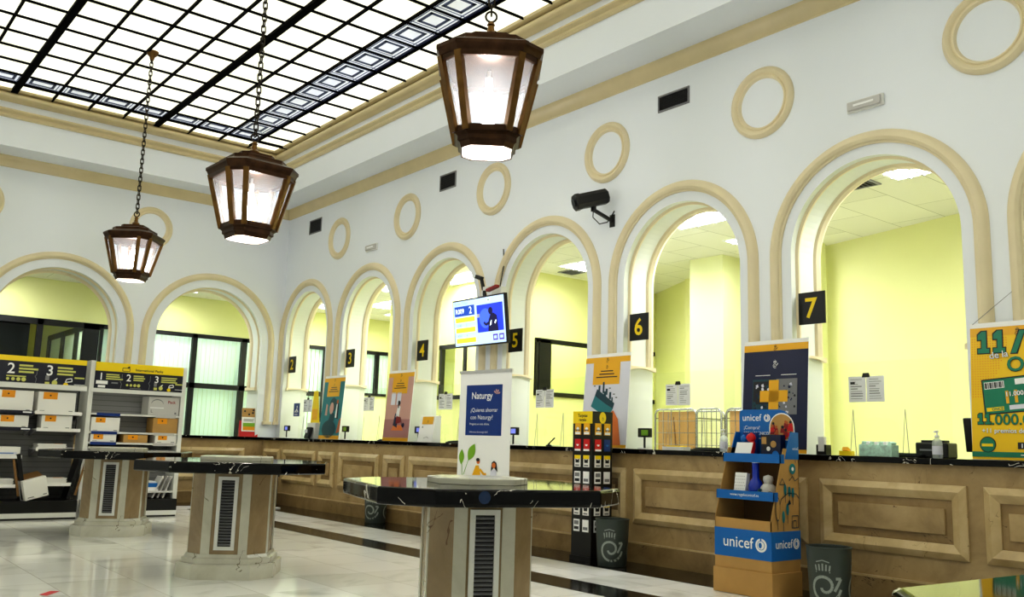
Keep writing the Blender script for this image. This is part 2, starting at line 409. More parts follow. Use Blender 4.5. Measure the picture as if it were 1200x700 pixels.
b = MB(); ring_profile(b, [(0, 6.33), (0.03, 6.34)] + torus_prof(6.35, 6.47, 0.08, base=0.05) + [(0.17, 6.475), (0.19, 6.5), (0, 6.5)], X0, X1, Y0, Y1, M['cream']); struct(b, 'trim_3', smooth=30)

# arch and medallion mouldings
tn = 4
prof_o = [(R_MID, 0.0), (R_MID, -0.018), (R_MID+0.016, -0.022), (R_MID+0.024, -0.045), (R_MID+0.05, -0.062), (R_MID+0.08, -0.06), (R_MID+0.108, -0.04), (R_MID+0.118, -0.02), (R_OUT, -0.012), (R_OUT, 0.0)]
for n in range(2, 10):
    b = MB(); c = ARC[n]
    arch_sweep(b, mapR, c, SPR, 1.46, prof_o, M['cream_pale'])
    for s in (-1, 1):
        a0, a1 = sorted((c + s*(R_MID-0.02), c + s*(R_OUT+0.02)))
        b.box(XW-0.075, XW+0.001, a0, a1, 1.42, 1.475, M['cream_pale'])
    # the two mouldings on the reveal, tied by a foot
    for d0, d1, t in ((0.07, 0.13, 0.025), (0.38, 0.5, 0.045)):
        pr = [(R_IN+0.002, d0), (R_IN-t*0.6, d0+0.012), (R_IN-t, (d0+d1)/2-0.01), (R_IN-t*0.9, (d0+d1)/2+0.015), (R_IN-t*0.4, d1-0.01), (R_IN+0.002, d1)]
        arch_sweep(b, mapR, c, SPR, 2.1, pr, M['cream_pale'])
    for s in (-1, 1):
        foot = [(d, 2.075 - 0.03*sin(PI*(d-0.06)/0.45)*(-1) ) for d in [0.06 + 0.045*k for k in range(11)]]
        poly = [(XW+d, c + s*(R_IN+0.002), z) for d, z in foot] + [(XW+0.51, c + s*(R_IN+0.002), 2.125), (XW+0.06, c + s*(R_IN+0.002), 2.125)]
        b.prism(poly, (0, -s*0.05, 0), M['cream_pale'])
    struct(b, 'trim_%d' % tn, smooth=35); tn += 1
prof_f = [(FR_MID, 0.0), (FR_MID, -0.018), (FR_MID+0.016, -0.022), (FR_MID+0.024, -0.045), (FR_MID+0.05, -0.062), (FR_MID+0.08, -0.06), (FR_MID+0.1, -0.04), (FR_OUT, -0.012), (FR_OUT, 0.0)]
for c in FARC:
    b = MB(); arch_sweep(b, mapF, c, FSPR, 1.46, prof_f, M['cream_pale'])
    for s in (-1, 1):
        a0, a1 = sorted((c + s*(FR_MID-0.02), c + s*(FR_OUT+0.02)))
        b.box(a0, a1, YF-0.075, YF+0.001, 1.42, 1.475, M['cream_pale'])
    for d0, d1, t in ((0.07, 0.13, 0.025), (0.38, 0.5, 0.045)):
        pr = [(FR_IN+0.002, d0), (FR_IN-t*0.6, d0+0.012), (FR_IN-t, (d0+d1)/2-0.01), (FR_IN-t*0.9, (d0+d1)/2+0.015), (FR_IN-t*0.4, d1-0.01), (FR_IN+0.002, d1)]
        arch_sweep(b, mapF, c, FSPR, 2.1, pr, M['cream_pale'])
    for s in (-1, 1):
        a0, a1 = sorted((c + s*(FR_IN+0.002), c + s*(FR_IN-0.05)))
        b.box(a0, a1, YF+0.06, YF+0.51, 2.06, 2.115, M['cream_pale'])
    struct(b, 'trim_%d' % tn, smooth=35); tn += 1
def medallion(b, mp, s, z, ro):
    n = 48; pr = [(ro, 0), (ro, -0.015), (ro-0.012, -0.035), (ro-0.035, -0.05), (ro-0.06, -0.04), (ro-0.075, -0.018), (ro-0.085, -0.018), (ro-0.092, -0.03), (ro-0.105, -0.03), (ro-0.115, -0.012), (ro-0.12, 0)]
    b.loft([[mp(s + a*cos(2*PI*k/n), z + a*sin(2*PI*k/n), d) for k in range(n)] for a, d in pr], M['cream_pale'], False, False)
for y in MED[1:]:
    if y < YF - 0.5:
        b = MB(); medallion(b, mapR, y, 4.735, 0.378); struct(b, 'trim_%d' % tn, smooth=35); tn += 1
for x in (4.88, 2.16):
    b = MB(); medallion(b, mapF, x, 4.83, 0.378); struct(b, 'trim_%d' % tn, smooth=35); tn += 1

# black marble bands let into the floor
b = MB(); b.box(6.6, 7.25, YMIN, 15.9, 0, 0.004, M['black_floor']); b.box(XMIN, 7.25, 15.6, YF, 0, 0.004, M['black_floor']); struct(b, 'trim_%d' % tn); tn += 1
b = MB(); b.box(5.4, 5.8, YMIN, 14.9, 0, 0.004, M['black_floor']); struct(b, 'trim_%d' % tn); tn += 1

# ------------------------------------------------------------------ skylight
sk = thing('skylight', 'leaded glass skylight with black bars and blue patterned border over the hall', 'skylight', (3.5, 5.8, ZG))
def L3(x, y, z): return (x-3.5, y-5.8, z-ZG)
GX = [2.375 + 0.553*j for j in range(-4, 8)]; GY = [14.85 - 0.546*k for k in range(0, 34)]
GX = [x for x in GX if x > X0+0.2]
b = MB(); b.quad(L3(X0, Y0, ZG+.01), L3(X1, Y0, ZG+.01), L3(X1, Y1, ZG+.01), L3(X0, Y1, ZG+.01), M['backlight']); b.build('glass', sk)
b = MB()
def lbox(b, x0, x1, y0, y1, z0, z1, m): p, q = L3(x0, y0, z0), L3(x1, y1, z1); b.box(p[0], q[0], p[1], q[1], p[2], q[2], m)
for j, x in enumerate(GX):
    thick = abs(((x-2.375)/0.553) % 4) < 0.1 or abs(((x-2.375)/0.553) % 4 - 4) < 0.1
    w, h = (0.05, 0.035) if thick else (0.015, 0.03)
    lbox(b, x-w, x+w, Y0, Y1, ZG-h, ZG+0.008, M['iron'])
for y in GY:
    if y > Y0 + .1: lbox(b, X0, X1, y-0.011, y+0.011, ZG-0.022, ZG+0.008, M['iron'])
lbox(b, X0, X1, 15.25-0.025, 15.25+0.025, ZG-0.03, ZG+0.008, M['iron'])
b.build('glazing_bars', sk)
b = MB(); lead = MB()
xi, xo = 5.693, 6.246
lbox(b, xi, xo, Y0, 15.25, ZG+0.002, ZG+0.009, M['borderglass']); lbox(b, X0, xi, 14.85, 15.25, ZG+0.002, ZG+0.009, M['borderglass'])
lx = 0.75
def leadrect(x0, x1, y0, y1, w):
    for a in ((x0, x1, y0, y0+w), (x0, x1, y1-w, y1), (x0, x0+w, y0, y1), (x1-w, x1, y0, y1)): lbox(lead, *a, ZG-0.004, ZG+0.004, M['blueline'])
ys = [15.25] + GY
for a, c in zip(ys, ys[1:]):
    if c < Y0: break
    h = a - c; leadrect(xi+0.1, xo-0.15, c+h*0.2, a-h*0.2, 0.045 if h > .4 else .03)
    for q in (xi+0.06, xo-0.1): lbox(lead, q-0.006, q+0.006, c, a, ZG-0.004, ZG+0.004, M['blueline'])
    for q in (c+h*0.12, a-h*0.12): lbox(lead, xi, xo, q-0.005, q+0.005, ZG-0.004, ZG+0.004, M['blueline'])
lbox(lead, xo-0.06, xo, Y0, 15.25, ZG-0.004, ZG+0.004, M['bluestrip'])
gx = [X0+0.1] + GX
for a, c in zip(gx, gx[1:]):
    if c > xi+0.01: break
    leadrect(a+0.1, c-0.1, 14.93, 15.16, 0.04)
    for q in (14.89, 15.2): lbox(lead, a, c, q-0.005, q+0.005, ZG-0.004, ZG+0.004, M['blueline'])
    for q in (a+0.06, c-0.06): lbox(lead, q-0.005, q+0.005, 14.85, 15.2, ZG-0.004, ZG+0.004, M['blueline'])
b.build('border_glass', sk); lead.build('border_leading', sk)

# ------------------------------------------------------------------ lanterns
def octs(w, f=0.64):
    h, g = w/2, w*f/2
    return [(-h, -g), (-g, -h), (g, -h), (h, -g), (h, g), (g, h), (-g, h), (-h, g)]
def oring(w, z, f=0.64): return [(x, y, z) for x, y in octs(w, f)]
def make_lantern(loc, rotz, label, kk=1.0):
    t = thing('hanging_lantern', label, 'lantern', loc, rotz, None)
    b = MB(); b.loft([oring(.36, 0), oring(.36, .02), oring(.345, .02), oring(.345, .0)], M['bronze'], False, False)
    b.loft([oring(.36, 0.0), oring(.38, .035), oring(.41, .045), oring(.41, .075), oring(.45, .09), oring(.45, .115), oring(.40, .115), oring(.34, .02), oring(.345, 0)], M['bronze'], False, False)
    z0, z1, w0, w1 = .10, .62, .43, .665
    lo, hi = oring(w0, z0), oring(w1, z1)
    for k in range(8): b.bar(lo[k], hi[k], .05, M['brass'])
    for ww, z in ((w0, z0+.015), (w1, z1-.015)):
        rg = oring(ww-.01, z)
        for k in range(8): b.bar(rg[k], rg[(k+1) % 8], .045, M['bronze'])
    b.build('frame', t)
    cap = MB()
    cap.loft([oring(.64, .615), oring(.70, .62), oring(.72, .65), oring(.745, .665), oring(.745, .69), oring(.715, .7), oring(.56, .735), oring(.54, .75), oring(.54, .775), oring(.36, .80), oring(.34, .815), oring(.34, .835), oring(.12, .85)], M['bronze'])
    cap.lathe([(.06, .84), (.05, .87), (.055, .885), (.03, .91), (.022, .955), (.03, .965), (.02, .985)], M['brass'], n=14)
    cap.build('cap', t, smooth=30)
    for k in range(8):
        a, c, d, e = (Vector(v) for v in (lo[k], lo[(k+1) % 8], hi[(k+1) % 8], hi[k]))
        g = MB(); g.quad(a, c, d, e, M['lamp_glass']); g.build('pane', t)
    g = MB(); g.add(oring(.35, .004), [tuple(range(8))], M['lamp_bottom']); g.build('base_pane', t)
    bl = MB(); bl.lathe([(0.0, .20), (.035, .21), (.05, .25), (.052, .32), (.045, .38), (.03, .44), (.02, .48)], M['bulb'], n=16); bl.build('bulb', t, smooth=60)
    so = MB(); so.lathe([(.02, .47), (.028, .48), (.028, .56), (.012, .57), (.012, .62)], M['offwhite'], n=12); so.build('socket', t, smooth=40)
    ch = MB(); top = ZG - loc[2]; z = 1.0; i = 0
    ch.tube([(.04*kk*cos(2*PI*k/16), 0, kk*(1.0+.03+.04*sin(2*PI*k/16))) for k in range(16)], .008, M['chain'], 6, closed=True)
    z = 1.07
    for c_ in t.children: c_.scale = (kk, kk, kk)
    z = 1.05*kk
    while z < top - .1:
        pts = []
        for k in range(12):
            a = 2*PI*k/12; r = .021*cos(a); h = .02*sin(a) + (.022 if sin(a) > 0 else -.022)
            pts.append((r, 0, z+.03+h) if i % 2 else (0, r, z+.03+h))
        ch.tube(pts, .0075, M['chain'], 5, closed=True); z += .064; i += 1
    ch.build('chain', t, smooth=60)
    cp = MB(); cp.lathe([(.018, top-.14), (.03, top-.11), (.035, top-.08), (.075, top-.04), (.085, top-.01), (.085, top)], M['brass'], n=16); cp.build('canopy', t, smooth=40)
    return t
make_lantern((3.55, 12.62, 3.22), rad(-40), 'farthest and smallest looking bronze lantern, hanging before the shelf end of the hall', .9)
make_lantern((3.37, 8.28, 3.07), rad(2), 'middle bronze lantern on a long chain, seen corner on')
make_lantern((3.70, 4.92, 3.22), rad(-37), 'closest bronze lantern, seen face on with its cap cutting the skylight border')

# ------------------------------------------------------------------ writing tables
def make_table(loc, rotz, label, pr=0, riser=True, patch=False, k=1.0, zt=.98, fr=.56):
    zb = zt - .092
    t = thing('writing_table', label, 'table', loc, rotz, None)
    b = MB(); b.loft([oring(.82*k, 0, .59), oring(.82*k, .115, .59), oring(.79*k, .125, .59)], M['ped_white'])
    b.loft([oring(.74*k, .12, .59), oring(.74*k, .165, .59), oring(.70*k, .175, .59), oring(.68*k, .2, .59)], M['ped_white']); b.build('plinth', t)
    W, F = .655*k, .59
    b = MB(); b.loft([oring(W, .19, F), oring(W, zb, F)], M['ped_tan']); b.build('pedestal', t)
    h, g = W/2, W*F/2
    b = MB()
    for (sx, sy) in ((0, -1), (0, 1), (-1, 0), (1, 0)):
        for q in (-1, 1):
            c0, c1 = sorted((q*g, q*(g-.075)))
            if sx == 0: b.box(c0, c1, *sorted((sy*h, sy*(h+.006))), .195, zb, M['ped_white'])
            else: b.box(*sorted((sx*h, sx*(h+.006))), c0, c1, .195, zb, M['ped_white'])
    b.build('corner_strip', t)
    for q in (0, 1):
        s = -1 if q == 0 else 1
        gr = MB(); P = Pl((0, s*(h+.004), 0), (-s, 0, 0) if s > 0 else (1, 0, 0))
        u0, u1, v0, v1 = -.085, .085, .235, zb-.04
        gr.rect_frame(P, u0, v0, u1, v1, [(0, 0), (0, .012), (.03, .012), (.03, -.002)], M['offwhite'], fill=M['vent_dark'])
        n = 22
        for i in range(n):
            vv = v0+.034 + (v1-v0-.068)*(i+.5)/n
            c = P.at(0, vv, .003); gr.obox(c, u1-u0-.062, .016, .0055, Matrix.Rotation(rad(35)*(-s), 3, 'X'), M['inkgrey'])
        gr.build('vent_grille', t)
    for c_ in t.children: c_.rotation_euler.z = rad(pr)
    b = MB(); b.loft([oring(1.55*k, zb, fr), oring(1.57*k, zb+.01, fr), oring(1.57*k, zt-.01, fr), oring(1.55*k, zt, fr)], M['black_marble']); b.build('tabletop', t, bevel=.006)
    if riser:
        b = MB(); b.loft([oring(.60*k, zt, .5), oring(.60*k, zt+.03, .5), oring(.59*k, zt+.037, .5)], M['ped_white']); b.build('riser_slab', t, bevel=.003)
    if patch:
        P = Pl((0, -.785*k, 0), (1, 0, 0)); b = MB(); P.disc(b, -.2, zt-.04, .033, M['patch'], 1, 24); b.build('round_blue_patch', t)
    return t
make_table((3.33, 11.62, 0), rad(-28), 'black topped marble writing table nearest the parcel shelves')
make_table((3.30, 7.94, 0), rad(-29), 'black topped marble writing table in the middle of the row', pr=-4)
make_table((3.30, 4.37, 0), rad(-18), 'black topped marble writing table in front of the white roll-up banner', pr=-9, patch=True, k=.9, zt=.962, fr=.66)
make_table((1.87, 0.0, 0), rad(-5), 'closest black marble tabletop, only its back corner showing at the frame edge', riser=False)

# ------------------------------------------------------------------ service counter (one L along two walls)
sc = thing('service_counter', 'long tan stone service counter with framed panels and black marble worktop', 'counter', (0, 0, 0))
CX, CY = 7.25, YF-.06
b = MB(); b.box(CX, XW, YMIN, YF, 0, CT-.05, M['tan']); b.box(XMIN, XW, CY, YF, 0, CT-.05, M['tan']); b.build('counter_body', sc)
b = MB()
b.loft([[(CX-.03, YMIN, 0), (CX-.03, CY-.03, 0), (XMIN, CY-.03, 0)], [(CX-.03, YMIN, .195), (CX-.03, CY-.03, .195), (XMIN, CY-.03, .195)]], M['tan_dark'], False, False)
b.f = [f for f in b.f if not (0 in f and 2 in f)]; b.fm = b.fm[:len(b.f)]
b.build('plinth', sc)
b = MB(); b.box(CX-.032, CX, YMIN, CY-.03, .195, .212, M['tan_light']); b.box(XMIN, CX, CY-.032, CY, .195, .212, M['tan_light']); b.build('plinth_edge', sc)
b = MB(); b.box(CX-.05, XW+TH+.12, YMIN, CY-.05, CT-.05, CT, M['black_marble']); b.box(XMIN, XW+TH+.12, CY-.05, YF+TH+.12, CT-.05, CT, M['black_marble']); b.build('worktop', sc, bevel=.006)
PR = Pl((CX, 0, 0), (0, -1, 0)); PF = Pl((0, CY, 0), (1, 0, 0))
def counter_panel(P, u0, u1, big=True):
    b = MB(); z0, z1, fw = .405, .975, (.115 if big else .1)
    prof = [(0, 0), (0, .02), (.012, .028), (fw*.45, .046), (fw*.8, .03), (fw*.93, .022), (fw, .018), (fw, -.0)]
    b.rect_frame(P, u0, z0, u1, z1, prof, M['tan_light'], fill=None)
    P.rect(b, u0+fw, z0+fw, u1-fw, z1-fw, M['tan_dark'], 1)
    if u1-u0 > .45:
        g = fw + .06
        b.rect_frame(P, u0+g, z0+g+.01, u1-g, z1-g-.01, [(0, 0), (0, .02), (.004, .024)], M['tan'], fill=M['tan'])
    b.build('panel', sc, smooth=25)
for y0, y1 in ((-1.5, .55), (.65, 1.85), (1.93, 3.18), (3.31, 4.58), (4.71, 6.81), (6.92, 9.04), (9.15, 11.24), (11.35, 11.94), (12.07, 13.32), (13.48, 14.03), (14.15, 15.4), (15.53, 16.22)):
    counter_panel(PR, -y1, -y0)
for x0, x1 in ((5.0, 6.9), (3.0, 4.9), (1, 2.9)): counter_panel(PF, x0, x1)

# ------------------------------------------------------------------ offices behind the arches
b = MB(); b.quad((XW+TH, YMIN, ZC), (14, YMIN, ZC), (14, 27, ZC), (XW+TH, 27, ZC), M['office_ceiling']); b.quad((XMIN, YF+TH, ZC), (XW+TH, YF+TH, ZC), (XW+TH, 27, ZC), (XMIN, 27, ZC), M['office_ceiling']); struct(b, 'ceiling')
b = MB()                          # rear wall of the office behind window 7, slightly askew
b.prism([(10.77, 6.72, 0), (9.6, 1.87, 0), (8.9, -1.0, 0), (9.1, -1.0, 0), (10.9, 6.72, 0)], (0, 0, ZC), M['yellow_wall'])
struct(b, 'wall_office')
b = MB(); b.box(11.38, 11.55, 6.6, 9.6, 0, ZC, M['yellow_wall']); b.prism([(11.38, 9.5, 0), (12.2, 11.0, 0), (12.4, 11.0, 0), (11.55, 9.5, 0)], (0, 0, ZC), M['yellow_wall']); struct(b, 'wall_rear')
b = MB(); b.box(10.25, 10.9, 7.95, 8.55, 0, ZC, M['yellow_pale']); struct(b, 'trim_%d' % tn); tn += 1
b = MB(); b.box(10.5, 10.62, 6.55, 6.72, 0, ZC, M['yellow_pale']); b.tube([(10.46, 6.6, 0), (10.46, 6.6, ZC)], .025, M['yellow_pale'], 8); struct(b, 'trim_%d' % tn); tn += 1
# cross wall behind window 5 with black framed glazing, and its return behind window 4
CWY, CWX = 10.92, 9.2
def wall_hole_x(b, y, x0, x1, hx0, hx1, hz0, hz1, m):
    for a in ((x0, hx0, 0, ZC), (hx1, x1, 0, ZC), (hx0, hx1, 0, hz0), (hx0, hx1, hz1, ZC)): b.box(a[0], a[1], y, y+.1, a[2], a[3], m)
def wall_hole_y(b, x, y0, y1, hy0, hy1, hz0, hz1, m):
    for a in ((y0, hy0, 0, ZC), (hy1, y1, 0, ZC), (hy0, hy1, 0, hz0), (hy0, hy1, hz1, ZC)): b.box(x, x+.1, a[0], a[1], a[2], a[3], m)
b = MB(); wall_hole_x(b, CWY, CWX, 12.3, 9.3, 12.1, 1.98, 2.86, M['yellow_wall'])
wall_hole_y(b, CWX, CWY+.1, 15.2, 12.6, 14.9, 1.95, 2.88, M['yellow_wall'])
struct(b, 'wall_inner')
def win_x(n, y, x0, x1, z0, z1, posts, pane, fw=.05, face=-1):
    t = tag(bpy.data.objects.new('window_%d' % n, None), kind='structure'); C.objects.link(t)
    f = MB(); f.box(x0, x1, y-.03, y+.05, z1-fw, z1+.02, M['black_metal']); f.box(x0, x1, y-.03, y+.05, z0-.02, z0+fw, M['black_metal'])
    for px, w in posts: f.box(px-w/2, px+w/2, y-.03, y+.05, z0, z1, M['black_metal'])
    f.build('window_frame', t); g = MB(); g.box(x0, x1, y+.01, y+.016, z0, z1, pane); g.build('pane', t); return t
def win_y(n, x, y0, y1, z0, z1, posts, pane, fw=.05):
    t = tag(bpy.data.objects.new('window_%d' % n, None), kind='structure'); C.objects.link(t)
    f = MB(); f.box(x-.03, x+.05, y0, y1, z1-fw, z1+.02, M['black_metal']); f.box(x-.03, x+.05, y0, y1, z0-.02, z0+fw, M['black_metal'])
    for py, w in posts: f.box(x-.03, x+.05, py-w/2, py+w/2, z0, z1, M['black_metal'])
    f.build('window_frame', t); g = MB(); g.box(x+.01, x+.016, y0, y1, z0, z1, pane); g.build('pane', t); return t
win_x(1, CWY, 9.3, 12.1, 1.98, 2.86, [(9.34, .05), (9.5, .24), (10.75, .16), (11.9, .1)], M['green_glass'])
win_y(2, CWX, 12.6, 14.9, 1.95, 2.88, [(12.63, .08), (13.35, .06), (13.75, .16), (14.0, .04), (14.87, .08)], M['green_glass'])
b = MB(); b.box(CWX+1.6, CWX+1.7, CWY+1.4, 15.2, 0, ZC, M['yellow_pale']); b.box(CWX+.1, 12.3, CWY+1.4, CWY+1.5, 0, ZC, M['yellow_pale']); struct(b, 'wall_inner')
# far rear wall with glazing: serves the far arches and window 2 and 3
FY = 18.2; FZ = 3.2
b = MB(); b.box(XMIN, 12.4, FY, FY+.1, FZ, ZC, M['yellow_wall']); b.box(8.2, 8.7, FY, FY+.1, 0, FZ, M['yellow_wall']); b.box(9.5, 10.3, FY, FY+.1, 0, FZ, M['yellow_wall']); b.box(11.3, 12.4, FY, FY+.1, 0, FZ, M['yellow_wall']); b.box(XMIN, 4.0, FY, FY+.1, 0, 1.0, M['yellow_wall']); struct(b, 'wall_rear')
def blind_window(n, x0, x1, z0, z1, posts, rail, pane='blinds'):
    t = tag(bpy.data.objects.new('window_%d' % n, None), kind='structure'); C.objects.link(t)
    f = MB(); f.box(x0, x1, FY-.04, FY+.04, z1-.07, z1+.01, M['black_metal']); f.box(x0, x1, FY-.04, FY+.04, z0-.02, z0+.04, M['black_metal'])
    if rail: f.box(x0, x1, FY-.04, FY+.04, rail-.05, rail+.05, M['black_metal'])
    for px, w in posts: f.box(px-w/2, px+w/2, FY-.04, FY+.04, z0, z1, M['black_metal'])
    f.build('window_frame', t)
    g = MB(); n_ = int((x1-x0)/.09)
    for k in range(n_):
        xx = x0 + (k+.5)*(x1-x0)/n_; g.obox((xx, FY+.09, (z0+z1)/2), .088, .006, z1-z0, Matrix.Rotation(rad(4 + 5*random.random()), 3, 'Z'), M['white_blind'])
    g.build('blinds', t); p = MB(); p.box(x0, x1, FY+.01, FY+.016, z0, z1, M['green_glass2']); p.build('pane', t); return t
M['white_blind'] = bpy.data.materials.new('pale_fabric_blind'); M['white_blind'].use_nodes = True
_nt = M['white_blind'].node_tree; _nt.nodes.clear(); _o = _nt.nodes.new('ShaderNodeOutputMaterial'); _d = _nt.nodes.new('ShaderNodeBsdfDiffuse'); _t = _nt.nodes.new('ShaderNodeBsdfTranslucent'); _x = _nt.nodes.new('ShaderNodeMixShader')
_d.inputs[0].default_value = _t.inputs[0].default_value = rgb(242, 252, 246); _x.inputs[0].default_value = .45
_nt.links.new(_d.outputs[0], _x.inputs[1]); _nt.links.new(_t.outputs[0], _x.inputs[2]); _nt.links.new(_x.outputs[0], _o.inputs[0])
M['green_glass2'] = glass_mat('pale_green_glazing', (251, 255, 252), 0.03)
blind_window(3, 4.66, 8.2, CT-.1, FZ, [(4.69, .05), (6.47, .1), (7.51, .12), (8.15, .08)], 2.17)
blind_window(4, 8.7, 9.5, CT-.1, FZ, [(8.74, .06), (9.42, .12)], 2.15)
blind_window(5, 10.3, 11.3, 2.2, FZ, [(10.35, .06), (10.72, .09), (11.25, .06)], None)
b = MB(); b.box(10.3, 11.3, FY, FY+.1, 0, 2.2, M['yellow_pale']); struct(b, 'wall_rear')
# dark glazed lobby behind the other far arch
t = tag(bpy.data.objects.new('window_6', None), kind='structure'); C.objects.link(t)
f = MB(); f.box(XMIN, 4.66, FY-.04, FY+.04, FZ-.1, FZ+.01, M['black_metal'])
for px, w in ((3.62, .1), (4.5, .28), (2.2, .1), (1.2, .1)): f.box(px-w/2, px+w/2, FY-.04, FY+.04, 1.0, FZ, M['black_metal'])
f.build('window_frame', t)
g = MB(); g.box(XMIN, 3.48, FY+.1, FY+.13, 1.0, FZ, M['dark_glass']); g.build('dark_pane', t)
g = MB(); g.box(3.62, 4.38, FY+.01, FY+.016, 1.0, FZ, M['green_glass']); g.build('pane', t)
b = MB(); b.box(5.0, 5.1, FY+.1, 26.5, 0, ZC, M['yellow_wall']); struct(b, 'wall_lobby')
t = tag(bpy.data.objects.new('window_7', None), kind='structure'); C.objects.link(t)
f = MB(); x = 4.92; f.box(x, x+.06, FY+.3, 23.7, 3.3, 3.42, M['black_metal'])
for py in (18.6, 19.9, 21.1, 22.3, 23.6): f.box(x, x+.06, py-.14, py+.14, 1.0, 3.4, M['black_metal'])
f.build('window_frame', t); g = MB(); g.box(x+.03, x+.04, FY+.3, 23.7, 1.0, 3.35, M['white_blind']); g.build('blinds', t)
b = MB(); b.box(XMIN-.2, 14, 26.6, 26.7, 0, ZC, M['yellow_pale']); b.box(13.0, 13.1, YMIN, 26.6, 0, ZC, M['yellow_wall']); b.box(XW+TH, 13.1, YMIN-.1, YMIN, 0, ZC, M['yellow_wall']); b.box(XMIN-.2, XMIN, YF, 26.6, 0, ZC, M['yellow_wall']); struct(b, 'wall_outer')
def ceiling_vent(x, y, label):
    t = thing('ceiling_vent', label, 'vent', (x, y, ZC)); P = Pl((0, 0, -.002), (1, 0, 0), (0, -1, 0))
    b = MB(); b.rect_frame(P, -.16, -.16, .16, .16, [(0, 0), (0, .012), (.03, .012), (.03, .003)], M['inkgrey'], fill=M['vent_dark']); b.build('frame', t)
    b = MB()
    for k in range(5): b.obox((0, -.1+.05*k, -.01), .25, .03, .004, Matrix.Rotation(rad(40), 3, 'X'), M['inkgrey'])
    b.build('slats', t)
ceiling_vent(8.4, 4.78, 'small dark ceiling vent in the office of window seven')
ceiling_vent(9.7, 10.52, 'small dark ceiling vent below the light panel of window five')
# fluorescent ceiling panels
def troffer(x, y, sx, sy, label):
    t = thing('ceiling_light', label, 'ceiling light', (x, y, ZC), 0, None)
    b = MB(); P = Pl((0, 0, -.004), (1, 0, 0), (0, -1, 0))
    b.rect_frame(P, -sx/2-.03, -sy/2-.03, sx/2+.03, sy/2+.03, [(0, -.003), (0, .01), (.03, .008), (.03, 0)], M['offwhite']); b.build('frame', t)
    d = MB(); P.rect(d, -sx/2, -sy/2, sx/2, sy/2, M['troffer'], 0); d.build('diffuser', t)
    g = MB(); n = 4
    for k in range(1, n): g.box(-sx/2 + sx*k/n - .006, -sx/2 + sx*k/n + .014, -sy/2, sy/2, -.03, -.006, M['inkgrey'])
    for k in range(1, n): g.box(-sx/2, sx/2, -sy/2 + sy*k/n - .006, -sy/2 + sy*k/n + .014, -.03, -.006, M['inkgrey'])
    g.build('louvre', t)
    return t
troffer(8.25, 4.15, .55, .55, 'square fluorescent ceiling panel seen through the arch of window seven')
troffer(8.4, 6.8, .5, 1.1, 'long fluorescent ceiling panel at the top of the arch of window six')
troffer(9.85, 7.1, .55, .55, 'square fluorescent ceiling panel deeper in the office of window six')
troffer(9.5, 10.0, .55, .55, 'square fluorescent ceiling panel seen through the arch of window five')
troffer(8.8, 12.3, .5, 1.2, 'fluorescent ceiling panel seen through the arch of window four')
troffer(9.6, 15.9, .55, 1.0, 'fluorescent ceiling panel seen through the arch of window three')
for i, (x, y) in enumerate(((8.8, 1.2), (8.5, 14.2), (5.9, 17.3), (2.9, 17.3), (8.7, 2.5), (10.2, 11.6), (11.3, 11.6), (10.0, 13.1), (10.2, 14.2), (4.3, 20.5), (6.4, 18.9), (7.6, 18.9), (8.9, 18.9), (10.7, 18.9), (5.6, 18.9), (2.5, 19.2), (8.9, 17.2), (10.6, 17.0), (9.4, 9.0))):  # extra panels out of view, added to brighten office walls and blinds
    troffer(x, y, .55, .55, 'added fluorescent panel brightening the offices, hidden above and behind the arches')
    C.objects[-1]
for o in list(C.objects):
    if o.get('label') == 'added fluorescent panel brightening the offices, hidden above and behind the arches': o['group'] = 'added office ceiling panels out of view'

# ------------------------------------------------------------------ post horn emblem as flat shapes
def horn(P, b, u, v, s, m, k=2):
    pts = []
    for i in range(26):
        a = rad(-200 + i*20); r = s*(.10 + .012*i)
        pts.append((u + r*cos(a), v + r*sin(a)))
    P.line(b, pts, s*.075, m, k)
    P.poly(b, [(u+s*.30, v+s*.05), (u+s*.40, v+s*.02), (u+s*.62, v+s*.36), (u+s*.50, v+s*.40)], m, k)
    for q in range(-2, 3): P.rect(b, u+q*s*.12-s*.035, v+s*.52, u+q*s*.12+s*.035, v+s*(.80-.02*abs(q)), m, k)
    P.rect(b, u-s*.3, v+s*.44, u+s*.3, v+s*.5, m, k); P.disc(b, u, v+s*.9, s*.05, m, k, 10)
def lines(P, b, u0, u1, v0, n, dv, h, m, k=2, rag=.25):
    for i in range(n):
        w = (u1-u0) * (1 - rag*random.random()); P.rect(b, u0, v0 - i*dv, u0 + w, v0 - i*dv + h, m, k)

# ------------------------------------------------------------------ window number signs
for n in range(2, 8):
    c = ARC[n]; y1 = c + R_IN - .004
    where = {2: 'beside the pillar at the room corner', 3: 'between the teal and the mauve posters', 4: 'past the mauve poster', 5: 'under the screen', 6: 'next to the poster of a hand', 7: 'above the navy poster'}[n]
    t = thing('number_sign', 'black square window sign with yellow %d, %s' % (n, where), 'sign', (XW+.085, y1-.15, 2.41))
    P = Pl((0, 0, 0), (0, -1, 0)); b = MB(); P.sheet(b, -.15, 0, .15, .31, .012, M['black']); b.build('plate', t)
    b = MB(); P.text(b, str(n), 0, .065, .27, M['yel'], 1, 'C', .018); b.build('numeral', t)

